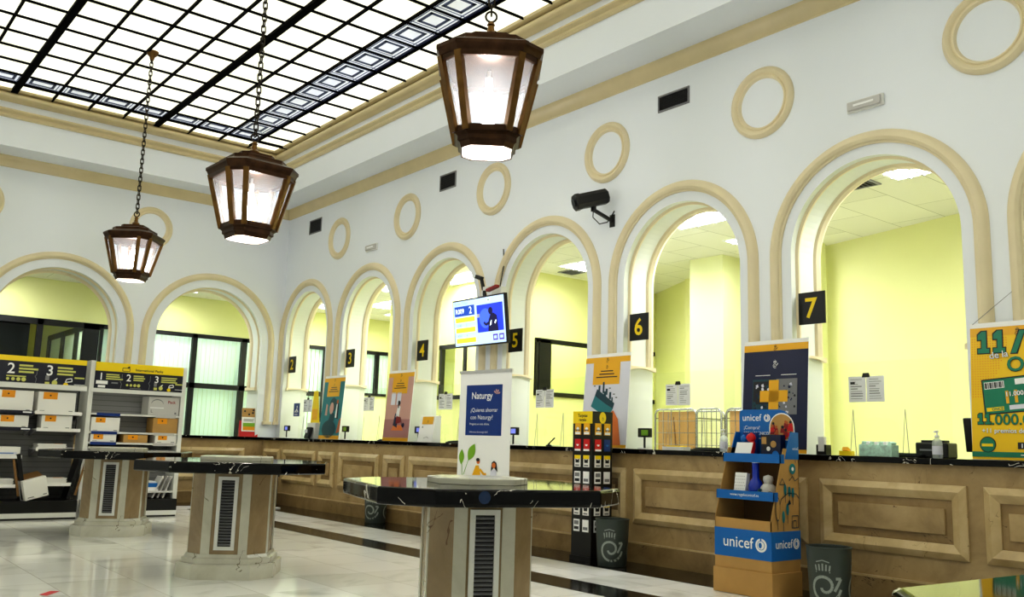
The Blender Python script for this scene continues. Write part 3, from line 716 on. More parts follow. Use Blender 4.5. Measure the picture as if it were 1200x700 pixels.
# ------------------------------------------------------------------ posters on the counter
def poster(y, label, art, cat='poster', w=.72, h=1.08, x=7.37, lean=4):
    t = thing('poster_board', label, cat, (x, y, CT+.004))
    V = Vector((sin(rad(lean)), 0, cos(rad(lean)))); P = Pl((0, 0, 0), (0, -1, 0), V)
    b = MB(); P.sheet(b, -w/2, 0, w/2, h, .012, M['white']); b.build('board', t)
    b = MB(); art(P, b, w, h); b.build('artwork', t)
    b = MB(); b.prism([(.016, -.08, 0), (.12, -.08, 0), (.075, -.08, .55), (.055, -.08, .55)], (0, .16, 0), M['kraft']); b.build('easel_back', t)
    return t
def head_band(P, b, w, h, box=True):
    P.rect(b, -w/2, h-.105, w/2, h-.04, M['amber'], 2)
    horn(P, b, 0, h-.09, .045, M['ink'], 3)
    if box:
        P.rect(b, -w*.31, h-.36, w*.29, h-.10, M['amber'], 3); horn(P, b, 0, h-.165, .035, M['ink'], 4)
        for v, ww in ((.21, .10), (.245, .12), (.28, .17)): P.rect(b, -ww, h-v, ww, h-v+.012, M['ink'], 4)
    P.rect(b, -w/2, 0.0, w/2, .035, M['amber'], 2)
def art_teal(P, b, w, h):
    P.rect(b, -w/2, .02, w/2, h-.04, M['teal'], 1); head_band(P, b, w, h)
    P.disc(b, .04, .36, .09, M['teal_dark'], 2, 24); P.disc(b, .04, .58, .12, M['teal_dark'], 2, 24)
    P.disc(b, -.03, .17, .24, M['teal_dark'], 3, 30, .15); P.poly(b, [(-.09, .28), (.03, .28), (-.0, .36), (-.05, .36)], M['teal_dark'], 3)
    P.poly(b, [(.15, .36), (.22, .36), (.2, .6), (.16, .58)], M['white'], 3); P.disc(b, .19, .63, .035, M['skin'], 3); P.poly(b, [(.2, .34), (.26, .34), (.24, .6), (.2, .6)], M['ink'], 4)
    P.poly(b, [(-.22, .4), (-.14, .4), (-.15, .58), (-.2, .6)], M['mauve'], 3); P.disc(b, .0, .52, .07, M['mauve'], 3, 16, .1)
    P.rect(b, -w/2, .035, w/2, .06, M['amber'], 3)
    P.poly(b, [(w/2-.12, .1), (w/2, .12), (w/2, .35), (w/2-.05, .33)], M['skin'], 3)
def art_mauve(P, b, w, h):
    P.rect(b, -w/2, .02, w/2, h-.04, M['mauve'], 1); head_band(P, b, w, h); P.rect(b, -w/2, .03, w/2, .33, M['mauve_dark'], 2)
    for u in (-.16, .0): P.rect(b, u-.06, .55, u+.06, .74, M['lilac'], 3)
    P.poly(b, [(-.14, .16), (.2, .16), (.14, .24), (-.08, .24)], M['skin_hi'], 3)
    P.poly(b, [(-.1, .24), (.02, .2), (.02, .4), (-.06, .42)], M['navy'], 4); P.poly(b, [(-.04, .36), (.05, .36), (.07, .52), (-.01, .54)], M['white'], 4)
    P.poly(b, [(-.02, .26), (.12, .28), (.1, .36), (-.02, .38)], M['darkred'], 5); P.disc(b, .025, .575, .035, M['ink'], 4); P.poly(b, [(.0, .5), (.03, .5), (.02, .62), (-.01, .6)], M['ink'], 5)
    P.line(b, [(.1, .36), (.16, .22)], .012, M['navy'], 4); P.disc(b, .19, .24, .035, M['navy'], 4)
    P.rect(b, -w/2, .035, w/2, .05, M['amber'], 3)
def art_hand(P, b, w, h):
    P.rect(b, -w/2, .02, w/2, h-.04, M['lilac'], 1); head_band(P, b, w, h)
    P.poly(b, [(-.23, .47), (-.14, .67), (.13, .44), (.05, .33)], M['teal'], 3)
    P.poly(b, [(-.14, .67), (.15, .5), (.13, .44), (-.0, .5), (-.15, .58), (-.17, .6)], M['teal_dark'], 4)
    for i, (u, v, a, c) in enumerate(((-.12, .64, .03, .07), (-.05, .62, .025, .13), (.0, .6, .03, .07), (.06, .55, .03, .08), (.1, .52, .02, .05), (-.03, .58, .04, .06))): P.rect(b, u, v, u+a, v+c, M['teal_dark'], 4)
    for u, v in ((-.2, .7), (.05, .67), (.12, .6), (.16, .56)): P.rect(b, u, v, u+.03, v+.01, M['ink'], 4)
    P.poly(b, [(-.0, .34), (.07, .38), (.14, .42), (.22, .32), (.28, .03), (.12, .03), (.08, .16), (.02, .24)], M['skin_hi'], 5)
    P.poly(b, [(-.02, .37), (.01, .39), (.06, .28), (.05, .2), (.0, .26)], M['skin'], 6)
    P.poly(b, [(.08, .16), (.12, .03), (.16, .03), (.11, .2)], M['skin'], 6)
def art_navy(P, b, w, h):
    P.rect(b, -w/2, .02, w/2, h-.04, M['navy'], 1); head_band(P, b, w, h, False); horn(P, b, 0, h-.25, .06, M['white'], 3)
    P.rect(b, -.22, .735, -.05, .741, M['white'], 3); P.rect(b, .07, .735, .24, .741, M['white'], 3)
    P.rect(b, -.25, (.36), .25, .70, M['teal_dark'], 2); P.rect(b, .02, (.36), .25, .70, M['inkgrey'], 3); P.rect(b, -.24, .46, .0, .68, M['ink'], 3)
    rr = random.Random(4)
    for i in range(60):
        u, v = rr.uniform(-.24, .22), rr.uniform(.37, .64); s = rr.uniform(.01, .03); P.poly(b, [(u, v), (u+s, v+.3*s), (u+s*.6, v+s*1.4), (u-.3*s, v+s)], M[rr.choice(['navy', 'ink', 'lilac', 'teal_dark', 'navy'])], 4)
    P.rect(b, -.16, .48, .15, .59, M['amber'], 5); P.rect(b, -.06, .38, .05, .69, M['amber'], 5)
def art_lottery(P, b, w, h):
    P.rect(b, -w/2, 0, w/2, h-.04, M['yel2'], 1); P.rect(b, -w/2, h-.11, w/2, h-.04, M['amber'], 2); horn(P, b, 0, h-.1, .05, M['ink'], 3)
    for i in range(14):
        for j in range(24):
            u, v = -w/2+.015+.02*i, h-.13-.02*j
            if i + j*.4 < 15: P.disc(b, u, v, .0045, M['orange_dot'], 2, 6)
    T = lambda s, u, v, z, m, k, **q: P.text(b, s, u, v, z, M[m], k, **q)
    def one(u, v, hh, m, k, g):
        ww = hh*.5
        P.poly(b, [(u-g, v-g), (u+ww+g, v-g), (u+ww+g, v+hh*.2+g), (u+ww*.74+g, v+hh*.2+g), (u+ww*.74+g, v+hh+g), (u+ww*.36-g, v+hh+g), (u-g, v+hh*.84+g), (u-g, v+hh*.62-g), (u+ww*.34-g, v+hh*.62-g), (u+ww*.34-g, v+hh*.2+g), (u-g, v+hh*.2+g)], M[m], k)
    for m_, k_, g_ in (('ink', 3, .008), ('green', 4, 0)):
        for u_ in (-.30, -.18, .075, .20): one(u_, .835, .175, m_, k_, g_)
        P.poly(b, [(-.05-g_, .825-g_), (-.01+g_, .825-g_), (.055+g_, 1.0+g_), (.015-g_, 1.0+g_)], M[m_], k_)
    T('ONCE', -.085, .682, .16, 'ink', 5, bold=.03, sx=1.0); T('ONCE', -.085, .685, .16, 'green', 6, bold=.014, sx=1.0)
    T('de la', -.21, .785, .075, 'ink', 7, bold=.03, rot=.1); T('de la', -.21, .785, .075, 'white', 8, bold=.008, rot=.1)
    r = rad(5); cr, sr = cos(r), sin(r); tr = lambda u, v: (u*cr - v*sr, .505 + u*sr + v*cr)
    q = lambda u0, v0, u1, v1, m, k: P.poly(b, [tr(u0, v0), tr(u1, v0), tr(u1, v1), tr(u0, v1)], M[m], k)
    q(-.27, -.14, .27, .14, 'ink', 3); q(-.26, -.13, .26, .13, 'green', 4); q(-.25, .06, -.10, .115, 'white', 5)
    for i in range(12): q(-.245+.012*i, .065, -.239+.012*i+.004*(i % 3 == 0), .11, 'ink', 6)
    q(-.02, .075, .25, .12, 'white', 5); T('00000', *tr(.06, .082), .045, 'ink', 6, bold=.02, rot=r)
    T('11', *tr(-.12, -.06), .13, 'amber', 5, bold=.04, rot=r); T('11', *tr(.05, -.06), .13, 'amber', 5, bold=.04, rot=r); T('11.000.000', *tr(-.1, -.01), .05, 'ink', 6, bold=.05, rot=r); T('11.000.000', *tr(-.1, -.01), .05, 'white', 7, bold=.02, rot=r)
    q(-.08, -.115, .25, -.08, 'lilac', 5); q(-.25, -.115, -.12, -.085, 'yel', 5); T('ONCE', *tr(-.21, -.11), .03, 'green', 6, bold=.02, rot=r)
    for m_, k_, g_ in (('ink', 4, .005), ('green', 5, 0)):
        one(-.31, .272, .085, m_, k_, g_); one(-.255, .272, .085, m_, k_, g_)
    T('.000.000€', -.21, .269, .118, 'ink', 4, bold=.02); T('.000.000€', -.21, .272, .118, 'green', 5, bold=.006)
    T('+11 premios de 1.000.000€', 0, .205, .05, 'ink', 4, al='C', bold=.03); T('+11 premios de 1.000.000€', 0, .206, .05, 'white', 5, al='C', bold=.01)
    P.disc(b, -.24, .115, .062, M['ink'], 3, 24); P.disc(b, -.24, .115, .055, M['green'], 4, 24); P.rect(b, -.285, .1, -.2, .122, M['yel'], 5)
    P.rect(b, -.02, .085, .045, .135, M['ink'], 3); T('1', .0, .094, .045, 'white', 4, bold=.02); T('ONCE', .06, .09, .055, 'ink', 3, bold=.03)
    P.rect(b, -w/2, .02, w/2, .06, M['green'], 3); P.rect(b, -.0, .036, .24, .043, M['white'], 4)
M['yel2'] = mat('lottery_yellow', (244, 200, 12), 0.4); M['orange_dot'] = mat('orange_dots', (232, 140, 14), 0.4)
poster(13.98, 'teal poster with yellow header standing before the second arch', art_teal)
poster(11.86, 'mauve poster of a seated figure standing between signs three and four', art_mauve)
poster(7.42, 'pale poster of a hand holding a teal building block', art_hand)
poster(5.15, 'navy poster with a large yellow cross behind the blue display stand', art_navy)
t_ = poster(2.95, 'bright yellow lottery poster with green lettering at the frame edge', art_lottery)
b = MB(); b.tube([(.07, .34, 1.07), (.14, 0, 1.36), (.07, -.34, 1.07)], .0025, M['inkgrey'], 5); b.build('hanging_string', t_)

# roll-up banner on the floor
t = thing('rollup_banner', 'tall white roll-up banner with a blue advert panel behind the big table', 'banner', (6.36, 8.33, 0), rad(-84))
P = Pl((0, 0, 0), (1, 0, 0)); W2, H2 = .43, 2.02
b = MB(); b.box(-W2-.01, W2+.01, -.08, .08, 0.0, .07, M['pole']); b.build('base', t, bevel=.01)
b = MB(); P.sheet(b, -W2, .06, W2, H2, .004, M['white']); b.build('banner_sheet', t)
b = MB(); b.box(-W2-.01, W2+.01, -.014, .012, H2-.02, H2+.012, M['pole']); b.build('top_rail', t)
b = MB(); b.tube([(0, .04, .06), (0, .02, H2)], .01, M['pole'], 8); b.build('support_pole', t)
b = MB()
P.rect(b, -.31, 1.28, .29, 1.86, M['nblue'], 1)
P.text(b, 'Naturgy', -.22, 1.70, .112, M['white'], 2, bold=.008, sx=.95)
for a in (20, 60, 100, 140): P.poly(b, [(.20, 1.75), (.20+.05*cos(rad(a-12)), 1.75+.05*sin(rad(a-12))), (.20+.06*cos(rad(a)), 1.75+.06*sin(rad(a))), (.20+.05*cos(rad(a+12)), 1.75+.05*sin(rad(a+12)))], M['mauve'], 2)
P.text(b, '¿Quieres ahorrar', -.23, 1.55, .066, M['white'], 2, sx=.98); P.text(b, 'con Naturgy?', -.23, 1.465, .07, M['white'], 2)
P.text(b, 'Pregunta en esta oficina.', -.24, 1.40, .034, M['white'], 2); P.text(b, 'Infórmate de energía fácil', -.24, 1.31, .03, M['lilac'], 2)
def leafshape(u, v, a, L_, w):
    pts = []
    for i in range(12):
        q = i/11; x = L_*q; y = w*sin(PI*q)
        pts.append((x, y))
    pts += [(L_*(1-i/11), -w*sin(PI*i/11)) for i in range(1, 11)]
    P.poly(b, [(u + x*cos(a) - y*sin(a), v + x*sin(a) + y*cos(a)) for x, y in pts], M['leaf'], 3)
leafshape(-.24, .99, rad(62), .22, .06); leafshape(-.36, .94, rad(88), .18, .045)
P.line(b, [(-.33, .68), (-.33, .8), (-.24, 1.0)], .008, M['leaf'], 2); P.line(b, [(-.33, .68), (-.35, .95)], .008, M['leaf'], 2)
P.poly(b, [(-.2, .68), (.0, .68), (-.03, .85), (-.06, .94), (-.11, .94), (-.17, .82)], M['amber'], 3); P.disc(b, -.07, .985, .028, M['skin_hi'], 3); P.disc(b, -.075, 1.005, .03, M['ink'], 4, 12, .02); P.line(b, [(-.04, .9), (.06, .82), (.05, .86)], .03, M['amber'], 4)
P.poly(b, [(.12, .72), (.24, .72), (.23, .9), (.14, .9)], M['lilac'], 3); P.poly(b, [(.13, .6), (.24, .6), (.24, .74), (.13, .74)], M['ink'], 3); P.disc(b, .19, .95, .03, M['skin_hi'], 4); P.poly(b, [(.14, .88), (.165, .9), (.19, .93), (.22, .9), (.25, .88), (.23, .98), (.19, 1.0), (.155, .98)], M['ink'], 3)
P.rect(b, .0, .775, .14, .783, M['inkgrey'], 3); P.poly(b, [(-.35, .5), (.35, .5), (.3, .64), (-.3, .64)], M['lilac'], 2)
b.build('printed_advert', t)

# ------------------------------------------------------------------ ceiling-hung screen with small camera on top
t = thing('information_screen', 'flat screen showing queue ticket numbers, hung above sign five', 'screen', (7.15, 9.55, 2.79))
tilt = rad(7); V = Vector((-sin(tilt), 0, cos(tilt))); P = Pl((0, 0, 0), (0, -1, 0), V); sw, sh = .575, .325
b = MB(); b.prism([P.at(-sw, -sh, 0), P.at(sw, -sh, 0), P.at(sw, sh, 0), P.at(-sw, sh, 0)], -P.N*.05, M['black']); b.build('housing', t, bevel=.006)
b = MB(); P.rect(b, -sw+.02, -sh+.02, sw-.02, sh-.02, M['screen_bg'], 1); b.build('display', t)
b = MB(); P.rect(b, -.53, .10, -.08, .235, M['screen_navy'], 2); P.text(b, 'R009', -.51, .135, .095, M['screen_white'], 3, bold=.015); P.text(b, '2', -.2, .125, .13, M['screen_white'], 3, bold=.015)
P.text(b, 'Turno / Ticket', -.52, .255, .05, M['screen_txt'], 3)
for i, v in enumerate((.02, -.075, -.165, -.26)):
    if i < 2: P.text(b, 'A%03d       %d' % (40+i, 3+i), -.49, -.045-.14*i, .05, M['screen_txt'], 3)
for v in (.015, -.125, -.265): P.rect(b, -.52, v, -.08, v+.065, M['screen_yel'], 2)
P.rect(b, -.03, -.15, .525, .215, M['screen_blue'], 2); P.disc(b, .15, .03, .13, M['screen_blue_hi'], 3, 24); P.rect(b, .3, -.15, .525, .215, M['screen_blue'], 4)
P.poly(b, [(.2, -.15), (.42, -.15), (.4, .05), (.33, .09), (.27, .08), (.22, .0)], M['screen_dark'], 5); P.disc(b, .27, .12, .048, M['screen_dark'], 5); P.line(b, [(.23, -.03), (.16, -.06), (.12, -.02)], .035, M['screen_dark'], 5)
P.poly(b, [(.24, -.08), (.28, -.06), (.29, .0), (.26, -.02)], M['screen_white'], 6); P.poly(b, [(.36, -.06), (.39, -.02), (.38, .0), (.34, -.04)], M['screen_white'], 6)
for u in (.29, .42): P.rect(b, u, -.27, u+.1, -.19, M['screen_violet'], 2); P.rect(b, u+.02, -.25, u+.08, -.21, M['screen_bg'], 3)
P.rect(b, .2, .245, .27, .29, M['screen_white'], 2); P.disc(b, .235, .266, .016, M['leaf'], 3, 10)
b.build('screen_picture', t)
b = MB(); b.box(-.015, .28, -.03, .03, .05, .13, M['offwhite']); b.box(.28, .372, -.1, .1, -.1, .5, M['offwhite']); b.bar((.05, 0, .1), (.05, 0, .42), .04, M['offwhite']); b.build('wall_bracket', t)
t = thing('dome_camera', 'small dark webcam and cable clipped above the hanging screen', 'camera', (7.2, 9.5, 3.2))
b = MB(); b.bar((0, 0, -.07), (0, .1, .2), .035, M['black']); b.obox((0, .14, .2), .06, .12, .05, Matrix.Rotation(rad(20), 3, 'X'), M['ink']); b.build('arm', t)
b = MB(); b.obox((0, -.16, .02), .06, .22, .035, Matrix.Rotation(rad(-10), 3, 'X'), M['darkred']); b.obox((0, -.03, .03), .05, .1, .05, Matrix.Identity(3), M['offwhite']); b.build('head', t)
b = MB(); b.tube([(.25, 0, .1), (.29, -.02, .4), (.29, 0, .62)], .008, M['ink'], 6); b.build('cable', t)

# ------------------------------------------------------------------ wall cctv camera
t = thing('security_camera', 'black bullet security camera on a wall bracket beside the arch of window six', 'camera', (XW, 7.45, 3.86))
b = MB(); b.box(-.012, 0, -.04, .04, -.075, .075, M['black']); b.build('wall_plate', t)
b = MB(); b.bar((-.01, 0, 0), (-.26, .06, .1), .035, M['black']); b.bar((-.26, .06, .08), (-.26, .06, .17), .045, M['black']); b.build('arm', t)
a0, a1 = Vector((-.12, -.02, .28)), Vector((-.48, .14, .16)); q = (a1-a0).to_track_quat('Z', 'Y').to_matrix(); 
b = MB()
rg = lambda c, r: [Vector(c) + q @ Vector((x, y, 0)) for x, y in octs(r, .5)]
b.loft([rg(a0, .15), rg(a0.lerp(a1, .05), .175), rg(a1.lerp(a0, .12), .175), rg(a1.lerp(a0, .12), .19), rg(a1, .19), rg(a1.lerp(a0, -.03), .175)], M['black']); b.build('housing', t, smooth=30)
b = MB(); b.lathe([(.0, 0), (.04, 0), (.05, .01)], M['dark_glass'], n=16); b.v = [tuple(a1.lerp(a0, -.05) + q @ Vector(v)) for v in b.v]; b.build('lens', t)
b = MB(); b.tube([(-.26, .06, .15), (-.24, .09, .02), (-.15, .07, -.05), (-.06, .03, -.02), (-.02, .0, .06), (0, -.03, .12)], .007, M['black'], 6); b.build('cable', t)

# vents and emergency lights on the wall
def wall_vent(y, z, w, h, label):
    t = thing('wall_vent', label, 'vent', (XW, y, z)); P = Pl((0, 0, 0), (0, -1, 0))
    b = MB(); b.rect_frame(P, -w/2, -h/2, w/2, h/2, [(0, 0), (0, .012), (.02, .012), (.02, .002)], M['inkgrey'], fill=M['vent_dark']); b.build('frame', t)
    b = MB()
    for k in range(8): c = P.at(0, -h/2+.02+(h-.04)*(k+.5)/8, .006); b.obox(c, .012, w-.045, .004, Matrix.Rotation(rad(40), 3, 'Y'), M['ink'])
    b.build('slats', t)
wall_vent(6.5, 5.11, .46, .2, 'black wall vent high between the closest lantern and the ring above window seven')
wall_vent(10.94, 5.09, .42, .25, 'small black wall vent beside the closest lantern, middle one of three')
wall_vent(15.26, 5.13, .48, .27, 'black wall vent highest near the room corner by the middle lantern')
def emergency(y, z, label):
    t = thing('emergency_light', label, 'light', (XW, y, z))
    b = MB(); b.box(-.03, 0, -.18, .18, -.055, .055, M['offwhite']); b.build('backplate', t, bevel=.006)
    b = MB(); b.box(-.055, -.03, -.165, .165, -.042, .042, M['shelf_grey']); b.build('diffuser', t, bevel=.01)
    b = MB(); b.box(-.058, -.054, -.1, .1, -.01, .01, M['white']); b.build('lamp_strip', t)
emergency(4.18, 4.4, 'white emergency light box above the arch of window seven')
emergency(13.1, 4.39, 'tiny white emergency light box above the arch of window three')

# blue accessibility sign
t = thing('accessibility_sign', 'small blue accessibility sign on the pillar beside sign two', 'sign', (XW, 15.55, 1.58))
P = Pl((-.004, 0, 0), (0, -1, 0)); b = MB(); P.sheet(b, -.12, 0, .12, .24, .004, M['nblue']); b.build('plate', t)
b = MB(); P.disc(b, .02, .175, .018, M['white'], 1, 12); P.line(b, [(.02, .155), (.0, .11), (.04, .11), (.06, .08)], .022, M['white'], 1); P.line(b, [(-.05, .09), (.0, .12)], .02, M['white'], 1); P.line(b, [(-.08, .08), (.07, .08)], .012, M['white'], 1); lines(P, b, -.08, .08, .04, 2, .02, .008, M['lilac'], 1); b.build('symbol', t)

# ------------------------------------------------------------------ acrylic screens with paper notices, and displays at each window
for n in range(2, 9):
    c = ARC[n]; nm = {2: 'two', 3: 'three', 4: 'four', 5: 'five', 6: 'six', 7: 'seven', 8: 'eight'}[n]
    t = thing('counter_screen', 'clear acrylic screen standing on the counter at window %s' % nm, 'screen', (XW+.26, c+.02, CT))
    b = MB(); b.box(0, .005, -.56, .56, .0, .86, M['screen_glass']); b.build('acrylic_sheet', t)
    for s in (-.16, .34):
        b = MB(); b.bar((-.02, s-.03, 0), (-.006, s, .42), .004, M['inkgrey']); b.bar((-.02, s+.03, 0), (-.006, s, .42), .004, M['inkgrey']); b.build('foot', t)
    t = thing('paper_notice', 'white printed notices clipped to the acrylic screen at window %s' % nm, 'notice', (XW+.25, c+.22, CT+.49))
    P = Pl((0, 0, 0), (0, -1, 0)); b = MB(); P.sheet(b, -.175, 0, -.003, .235, .001, M['paper']); P.sheet(b, .003, 0, .175, .235, .001, M['paper']); b.build('sheets', t)
    b = MB()
    for u0 in (-.155, .03):
        for i in range(9): P.rect(b, u0, .205-.022*i, u0+random.uniform(.05, .13), .205-.022*i+random.choice((.004, .008)), M['inkgrey'], 1)
    P.rect(b, -.155, .165, -.11, .185, M['ink'], 2); b.build('print', t)
    b = MB(); b.prism([P.at(-.04, .225, .003), P.at(.04, .225, .003), P.at(.028, .265, .003), P.at(-.028, .265, .003)], (.008, 0, 0), M['black']); b.build('clip', t)
    if n != 7:
        t = thing('customer_display', 'small dark customer display on a post at the far jamb of window %s' % nm, 'display', (XW+.02, c+.56 if n != 6 else c+.50, CT))
        b = MB(); b.box(-.05, .05, -.06, .06, 0, .012, M['white']); b.build('base', t)
        b = MB(); b.tube([(0, 0, .01), (0, 0, .16)], .012, M['ink'], 8); b.build('post', t)
        b = MB(); b.box(-.02, .03, -.085, .085, .13, .23, M['black']); b.build('head', t, bevel=.005)
        b = MB(); Pl((-.021, 0, 0), (0, -1, 0)).rect(b, -.03, .15, .07, .21, M['display'] if n in (5, 4, 2) else M['leaf'], 1); b.build('display_face', t)
# small things on the worktop
def pump_bottle(y, x, label):
    t = thing('gel_bottle', label, 'bottle', (x, y, CT))
    b = MB(); b.lathe([(.036, 0), (.04, .01), (.04, .12), (.034, .145), (.016, .16), (.016, .17)], M['bottle'], n=20); b.build('body', t, smooth=40)
    b = MB(); b.lathe([(.018, .17), (.018, .185), (.006, .187), (.006, .21), (.014, .212), (.014, .222), (0, .224)], M['white'], n=12); b.bar((0, 0, .216), (-.045, .0, .212), .012, M['white']); b.build('pump', t, smooth=40)
    b = MB(); b.lathe([(.0405, .03), (.0405, .1)], M['lilac'], n=20, cap=False); b.build('label_wrap', t, smooth=40)
pump_bottle(5.76, 7.42, 'clear pump bottle of hand gel between the wire cages and the blue stand')
pump_bottle(3.6, 7.4, 'clear pump bottle of hand gel before the black terminal at window seven')
t = thing('payment_terminal', 'black office monitor and terminal seen behind the yellow lottery poster', 'terminal', (7.75, 3.36, CT))
b = MB(); b.box(-.03, .03, -.1, .1, 0, .02, M['black']); b.box(.0, .03, -.03, .03, .02, .15, M['black']); b.build('stand', t)
b = MB(); b.obox((0, 0, .2), .04, .34, .28, Matrix.Rotation(rad(-8), 3, 'Y'), M['black']); b.build('monitor', t, bevel=.006)
t = thing('receipt_printer', 'low black receipt printer beside the hand gel at window seven', 'printer', (7.75, 3.78, CT))
b = MB(); b.box(-.09, .09, -.14, .14, 0, .13, M['black']); b.build('body', t, bevel=.012)
b = MB(); b.box(-.06, .03, -.1, .1, .13, .15, M['ink']); b.build('lid', t)
b = MB(); b.box(-.092, -.088, -.1, .1, .06, .075, M['inkgrey']); b.build('paper_slot', t)
def flat_keyboard(y, x, label, w=.4):
    t = thing('keyboard', label, 'keyboard', (x, y, CT), 0)
    b = MB(); b.prism([(-.07, -w/2, 0), (.07, -w/2, 0), (.07, -w/2, .03), (-.07, -w/2, .015)], (0, w, 0), M['black']); b.build('case', t)
    b = MB()
    for i in range(4):
        for j in range(12): b.box(-.055+.03*i, -.033+.03*i, -w/2+.02+(w-.04)*j/12, -w/2+.02+(w-.04)*(j+.8)/12, .02+.003*i, .028+.003*i, M['grey_dark'])
    b.build('keys', t)
flat_keyboard(10.55, 7.6, 'dark keyboard on the counter at window four')
flat_keyboard(6.1, 7.62, 'dark keyboard on the counter behind the yellow tray at window six')
flat_keyboard(4.02, 7.62, 'dark keyboard on the counter behind the mint printed box', .36)
flat_keyboard(12.35, 7.5, 'black keypad lying by the mauve poster', .24)
t = thing('tissue_box', 'open clear box of mint and white leaflets on the counter at window seven', 'box', (7.42, 4.12, CT))
b = MB(); b.box(-.06, .06, -.15, .15, 0, .1, M['tissue']); b.build('carton', t, bevel=.004)
b = MB()
for i in range(7): b.obox((.0, -.12+.04*i, .1), .08, .03, .05, Matrix.Rotation(rad(random.uniform(-25, 25)), 3, 'X'), M['white'] if i % 2 else M['tissue'])
b.build('leaflets', t)
t = thing('sticky_note_pad', 'bright yellow pad on the counter beside the navy poster', 'notepad', (7.42, 4.42, CT))
b = MB(); b.obox((0, 0, .02), .07, .11, .04, Matrix.Rotation(rad(8), 3, 'Z'), M['yel']); b.build('pad', t)
b = MB(); b.obox((0.01, .01, .05), .05, .05, .03, Matrix.Rotation(rad(28), 3, 'Y'), M['amber']); b.build('curled_sheet', t)
t = thing('desk_organiser', 'white and black desk organiser at the near edge of the navy poster', 'organiser', (7.44, 4.66, CT))
b = MB(); b.box(-.04, .04, -.05, .05, 0, .09, M['black']); b.box(-.042, .0, -.03, .03, .03, .16, M['offwhite']); b.build('holder', t)
b = MB(); b.lathe([(.02, .1), (.03, .12), (.02, .14), (.0, .15)], M['amber'], n=10); b.build('knob', t)
t = thing('paper_tray', 'small yellow topped white tray on the counter before the cages', 'tray', (7.4, 6.36, CT))
b = MB(); b.box(-.06, .06, -.14, .14, 0, .035, M['white']); b.build('tray', t)
b = MB(); b.box(-.05, .05, -.1, .1, .035, .045, M['yel']); b.build('note', t)
t = thing('pen_on_chain', 'black pen lying on the counter at window five', 'pen', (7.4, 8.3, CT))
b = MB(); b.tube([(0, .09, .02), (-.02, -.05, .10)], .008, M['black'], 8); b.build('barrel', t)
b = MB(); b.lathe([(.04, 0), (.04, .015), (.015, .02), (.01, .03)], M['black'], c=(0, .07, 0), n=16); b.build('holder', t)
b = MB(); b.tube([(0, .05, .01), (.02, 0, .012), (.0, -.08, .008), (-.02, -.16, .008)], .004, M['tissue'], 6); b.build('cord', t)
t = thing('ballot_box', 'white information box with a yellow label beside the roll-up banner', 'box', (7.38, 10.97, CT))
b = MB(); b.prism([(-.07, -.19, 0), (.08, -.19, 0), (.08, -.19, .38), (-.01, -.19, .38)], (0, .38, 0), M['white']); b.build('carton', t, bevel=.004)
P = Pl((-.072, 0, 0), (0, -1, 0), Vector((.06, 0, .38)))
b = MB(); P.rect(b, -.13, .26, .15, .37, M['amber'], 2); horn(P, b, .02, .295, .03, M['ink'], 4); P.disc(b, -.1, .22, .015, M['inkgrey'], 2, 10); P.line(b, [(-.03, .06), (.05, .08), (.09, .06)], .005, M['inkgrey'], 2); b.build('label', t)
t = thing('warning_stand', 'yellow folded warning card between sign two and the teal poster', 'sign', (7.46, 14.72, CT))
P = Pl((0, 0, 0), (0, -1, 0))
b = MB(); b.prism([P.at(-.13, .28), P.at(.19, .28), P.at(.08, .84), P.at(-.06, .84)], (.012, 0, 0), M['yel']); b.build('card', t)
b = MB(); b.box(-.05, .06, -.16, .14, 0, .28, M['offwhite']); b.build('holder', t)
b = MB(); P.rect(b, -.08, .33, .12, .52, M['amber'], 1); b.build('print', t)
t = thing('card_reader', 'small dark reader with a pale display in front of the yellow card', 'card reader', (7.36, 14.7, CT))
b = MB(); b.obox((0, 0, .1), .05, .16, .2, Matrix.Rotation(rad(15), 3, 'Y'), M['ink']); b.build('body', t, bevel=.005)
b = MB(); Pl((-.05, 0, .1), (0, -1, 0)).rect(b, -.06, .0, .06, .06, M['lilac'], 1); b.build('display_face', t)
t = thing('brochure_holder', 'red brochure holder with a food leaflet on the far counter', 'brochure holder', (7.0, 16.46, CT), rad(-8))
b = MB(); b.prism([(-.17, -.05, 0), (-.17, .06, 0), (-.17, .02, .3), (-.17, -.02, .12)], (.34, 0, 0), M['red']); b.build('holder', t)
P = Pl((0, -.03, .12), (1, 0, 0), Vector((0, .14, 1)))
b = MB(); P.sheet(b, -.135, -.02, .135, .42, .004, M['white']); b.build('leaflet', t)
b = MB(); P.rect(b, -.135, .25, .135, .42, M['kraft'], 1); lines(P, b, -.1, .1, .2, 2, .03, .012, M['ink'], 1); P.rect(b, -.11, -.0, .11, .14, M['orange'], 1); P.rect(b, -.11, .07, .11, .14, M['leaf'], 2)
for u, v in ((-.08, .36), (.07, .33), (0, .30), (.08, .38)): P.disc(b, u, v, .02, M['ink'], 2, 8)
b.build('print', t)

